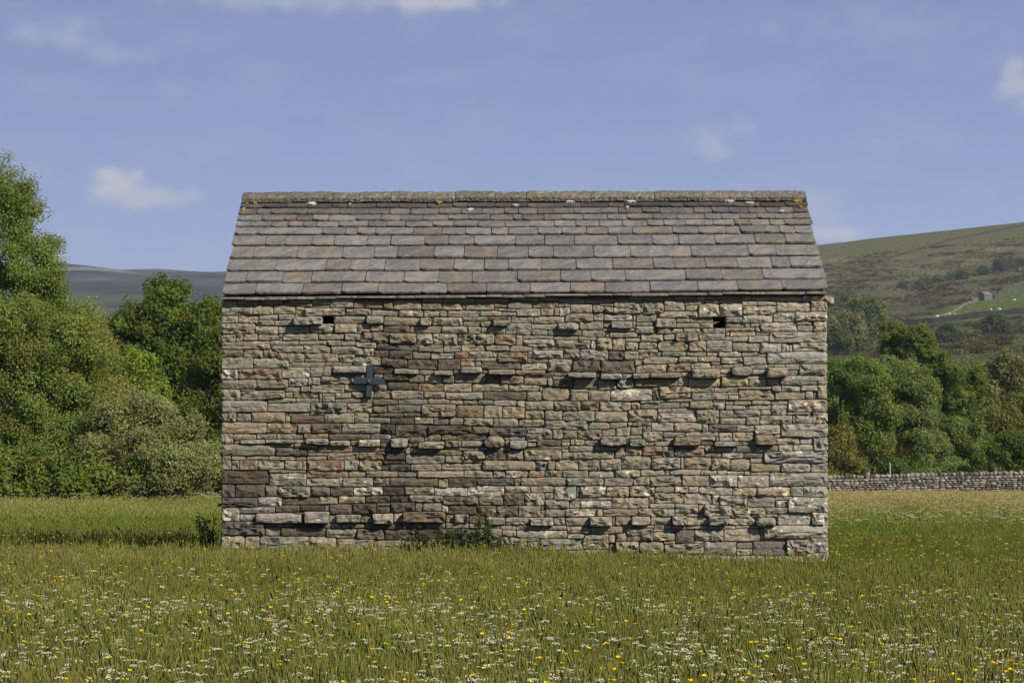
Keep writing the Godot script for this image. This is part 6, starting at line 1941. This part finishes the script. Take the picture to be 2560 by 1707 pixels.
	2765,3108,489,623,0,0, 3109,3426,489,638,14,0, 3395,3840,492,599,0,0, 3861,4165,466,623,17,6, 1739,1959,458,505,0,0, 1944,2243,442,492,0,0, 2251,2526,434,497,0,5, 2526,2754,430,489,0,0,
	2746,3108,434,481,0,0, 3108,3540,423,486,0,0, 3545,3926,445,486,0,0, 1645,1809,230,372,0,0, 1815,2226,246,450,0,0, 2235,2581,395,434,0,0, 2230,2572,246,387,0,0, 2396,2588,194,246,0,0,
	2576,2887,210,414,0,2, 2895,3343,238,419,0,0, 3352,3925,241,439,0,0, 3929,3980,277,442,0,0, 3986,4987,285,486,0,3, 1644,1998,42,230,0,0, 2006,2411,42,241,0,6, 2415,3036,47,207,0,0,
	3036,3547,22,238,0,0, 3555,3807,125,230,0,1, 3550,3798,22,113,0,0, 3812,4336,11,241,0,2, 4347,4723,22,262,0,0, 4728,4990,58,293,0,3, 3972,4342,246,277,0,0, 4358,4704,262,282,0,0,
	2871,3036,207,246,0,0, 1911,2469,-107,34,0,0, 3036,3263,-107,19,0,0, 3271,3994,-138,11,0,0, 4003,4128,-138,6,0,0, 4136,4631,-154,11,0,0, 4640,5008,-185,58,0,0, 1205,1805,-295,-95,0,7,
	405,1005,-285,-85,0,7, -400,200,-275,-75,0,7, -1205,-605,-265,-65,0,7, -2005,-1405,-255,-55,0,7, -2810,-2210,-245,-45,0,7, -3610,-3010,-235,-35,0,7, -4415,-3815,-225,-25,0,7, 2410,3010,-310,-115,0,7,
	1815,2400,-300,-115,0,7, 3215,3815,-320,-150,0,7, 4015,4615,-330,-165,0,7, -595,-5,-65,80,0,7, -2200,-1600,-45,95,0,7, -1395,-795,-55,80,0,7, -3000,-2400,-35,95,0,7, 2480,3025,-105,35,0,7,
	-4615,-4015,-15,110,0,7, 4625,5020,-335,-195,0,7, -3805,-3205,-25,65,0,7, -4615,-4425,-220,-25,0,7, 3020,3205,-315,-115,0,7, 210,395,-280,-80,0,7, -1380,-1175,90,270,0,7, -595,-410,-270,-75,0,7,
	-2200,-2015,-250,-55,0,7, -3805,-3620,-230,-35,0,7, 1015,1195,-290,-90,0,7, -1395,-1215,-260,-65,0,7, -3000,-2820,-240,-45,0,7, 1205,1805,-85,-30,0,7, 3825,4005,-325,-150,0,7, -2495,-2035,2730,2795,0,7,
	405,1005,-75,-30,0,7, -1590,-1405,-45,95,0,7, 1885,2065,1915,2055,0,7, -785,-605,-55,80,0,7, -2390,-2210,-35,95,0,7, 3080,3640,4075,4115,0,7, -3195,-3010,-25,95,0,7, -1330,-1130,1825,1925,0,7,
	1535,1635,45,210,0,7, -1050,-915,535,655,0,7, -4005,-3815,-15,65,0,7, 5,395,-65,-30,0,7, -3740,-3470,1730,1780,0,7, -1905,-1700,1645,1710,0,7, -2845,-2495,2865,2895,0,7, -435,-185,450,490,0,7,
	-2305,-2205,2625,2720,0,7, 1015,1195,-80,-30,0,7, 185,635,2835,2855,0,7, -4045,-3615,2630,2650,0,7, 1925,2220,2655,2680,0,7, 1585,1635,480,625,0,7, 2570,2860,1715,1740,0,7, 1880,2085,4020,4055,0,7,
	1165,1445,4070,4095,0,7, 4790,4845,2485,2605,0,7, 1815,1900,-105,-30,0,7, -2290,-2205,2805,2880,0,7, -1700,-1390,250,270,0,7, 2420,2575,4065,4105,0,7, 1335,1400,2825,2915,0,7, -50,240,4030,4050,0,7,
	1580,1870,4080,4100,0,7, -465,-380,2895,2955,0,7, 1915,1960,3615,3725,0,7, 1490,1540,3460,3555,0,7, 1810,1855,1735,1840,0,7, 1455,1605,4000,4030,0,7, 1455,1570,3690,3725,0,7, 1750,1805,380,450,0,7,
	-3315,-3285,535,645,0,7, 460,515,735,795,0,7, -1645,-1585,1730,1785,0,7, -75,-15,3745,3800,0,7, -375,-270,1680,1710,0,7, 2075,2120,1985,2055,0,7, 2270,2305,3520,3610,0,7, 1210,1355,2630,2650,0,7,
	1460,1605,3835,3855,0,7, 2000,2040,3455,3525,0,7, -1385,-1340,1825,1885,0,7, -3635,-3535,4015,4040,0,7, -4020,-3975,3980,4035,0,7, -3190,-3070,935,955,0,7, -1075,-955,1695,1715,0,7, -340,-310,3645,3725,0,7,
	-3295,-3180,3935,3955,0,7, -280,-230,3895,3940,0,7, -3310,-3275,1800,1860,0,7, 3710,3745,2325,2385,0,7, 1285,1385,3985,4005,0,7, -2025,-1995,2715,2775,0,7, -3590,-3555,2230,2275,0,7, -3695,-3650,3420,3455,0,7,
	2245,2275,3655,3700,0,7, 3215,3260,-140,-115,0,7, -50,-5,4060,4080,0,7,
]
# roof: for each course the height of its lower edge up the slope (left, middle, right end) and its joints in centimetres
const SLATE_COURSES := [
	[0.8596, 0.859, 0.8555, [-456, -420, -382, -346, -305, -279, -230, -191, -144, -101, -75, -29, 0, 27, 88, 116, 164, 191, 266, 292, 319, 377, 422, 464, 501]],
	[0.796, 0.7881, 0.7901, [-457, -432, -407, -345, -291, -241, -206, -172, -123, -86, -50, -13, 11, 43, 70, 104, 150, 180, 220, 250, 307, 338, 367, 400, 429, 453, 475, 500]],
	[0.7287, 0.7226, 0.7253, [-458, -420, -383, -361, -335, -308, -262, -220, -187, -150, -107, -73, -36, 2, 18, 54, 83, 120, 161, 194, 237, 277, 324, 352, 383, 412, 442, 472, 501]],
	[0.6686, 0.6543, 0.6553, [-457, -438, -402, -374, -349, -327, -289, -240, -208, -178, -132, -97, -56, -12, 30, 71, 107, 146, 185, 226, 254, 290, 336, 372, 400, 431, 456, 500]],
	[0.5883, 0.5733, 0.5689, [-457, -424, -315, -277, -257, -227, -164, -116, -77, -34, -6, 43, 83, 124, 160, 200, 267, 310, 356, 379, 421, 445, 471, 500]],
	[0.483, 0.4647, 0.4611, [-456, -406, -374, -330, -293, -239, -200, -144, -104, -62, 6, 54, 103, 174, 232, 275, 335, 401, 451, 500]],
	[0.3595, 0.3374, 0.3386, [-456, -422, -351, -277, -225, -187, -127, -78, -24, 27, 68, 134, 194, 293, 387, 432, 500]],
	[0.2373, 0.2189, 0.2216, [-458, -383, -301, -262, -206, -149, -94, -45, -5, 48, 104, 163, 229, 262, 313, 365, 420, 451, 500]],
	[0.1276, 0.1038, 0.1133, [-458, -426, -368, -322, -235, -173, -117, -64, 9, 78, 127, 182, 279, 336, 403, 497]],
	[0.021, 0.0039, 0.0057, [-461, -408, -333, -271, -213, -143, -103, -40, 29, 93, 148, 220, 296, 359, 430, 498]],
]
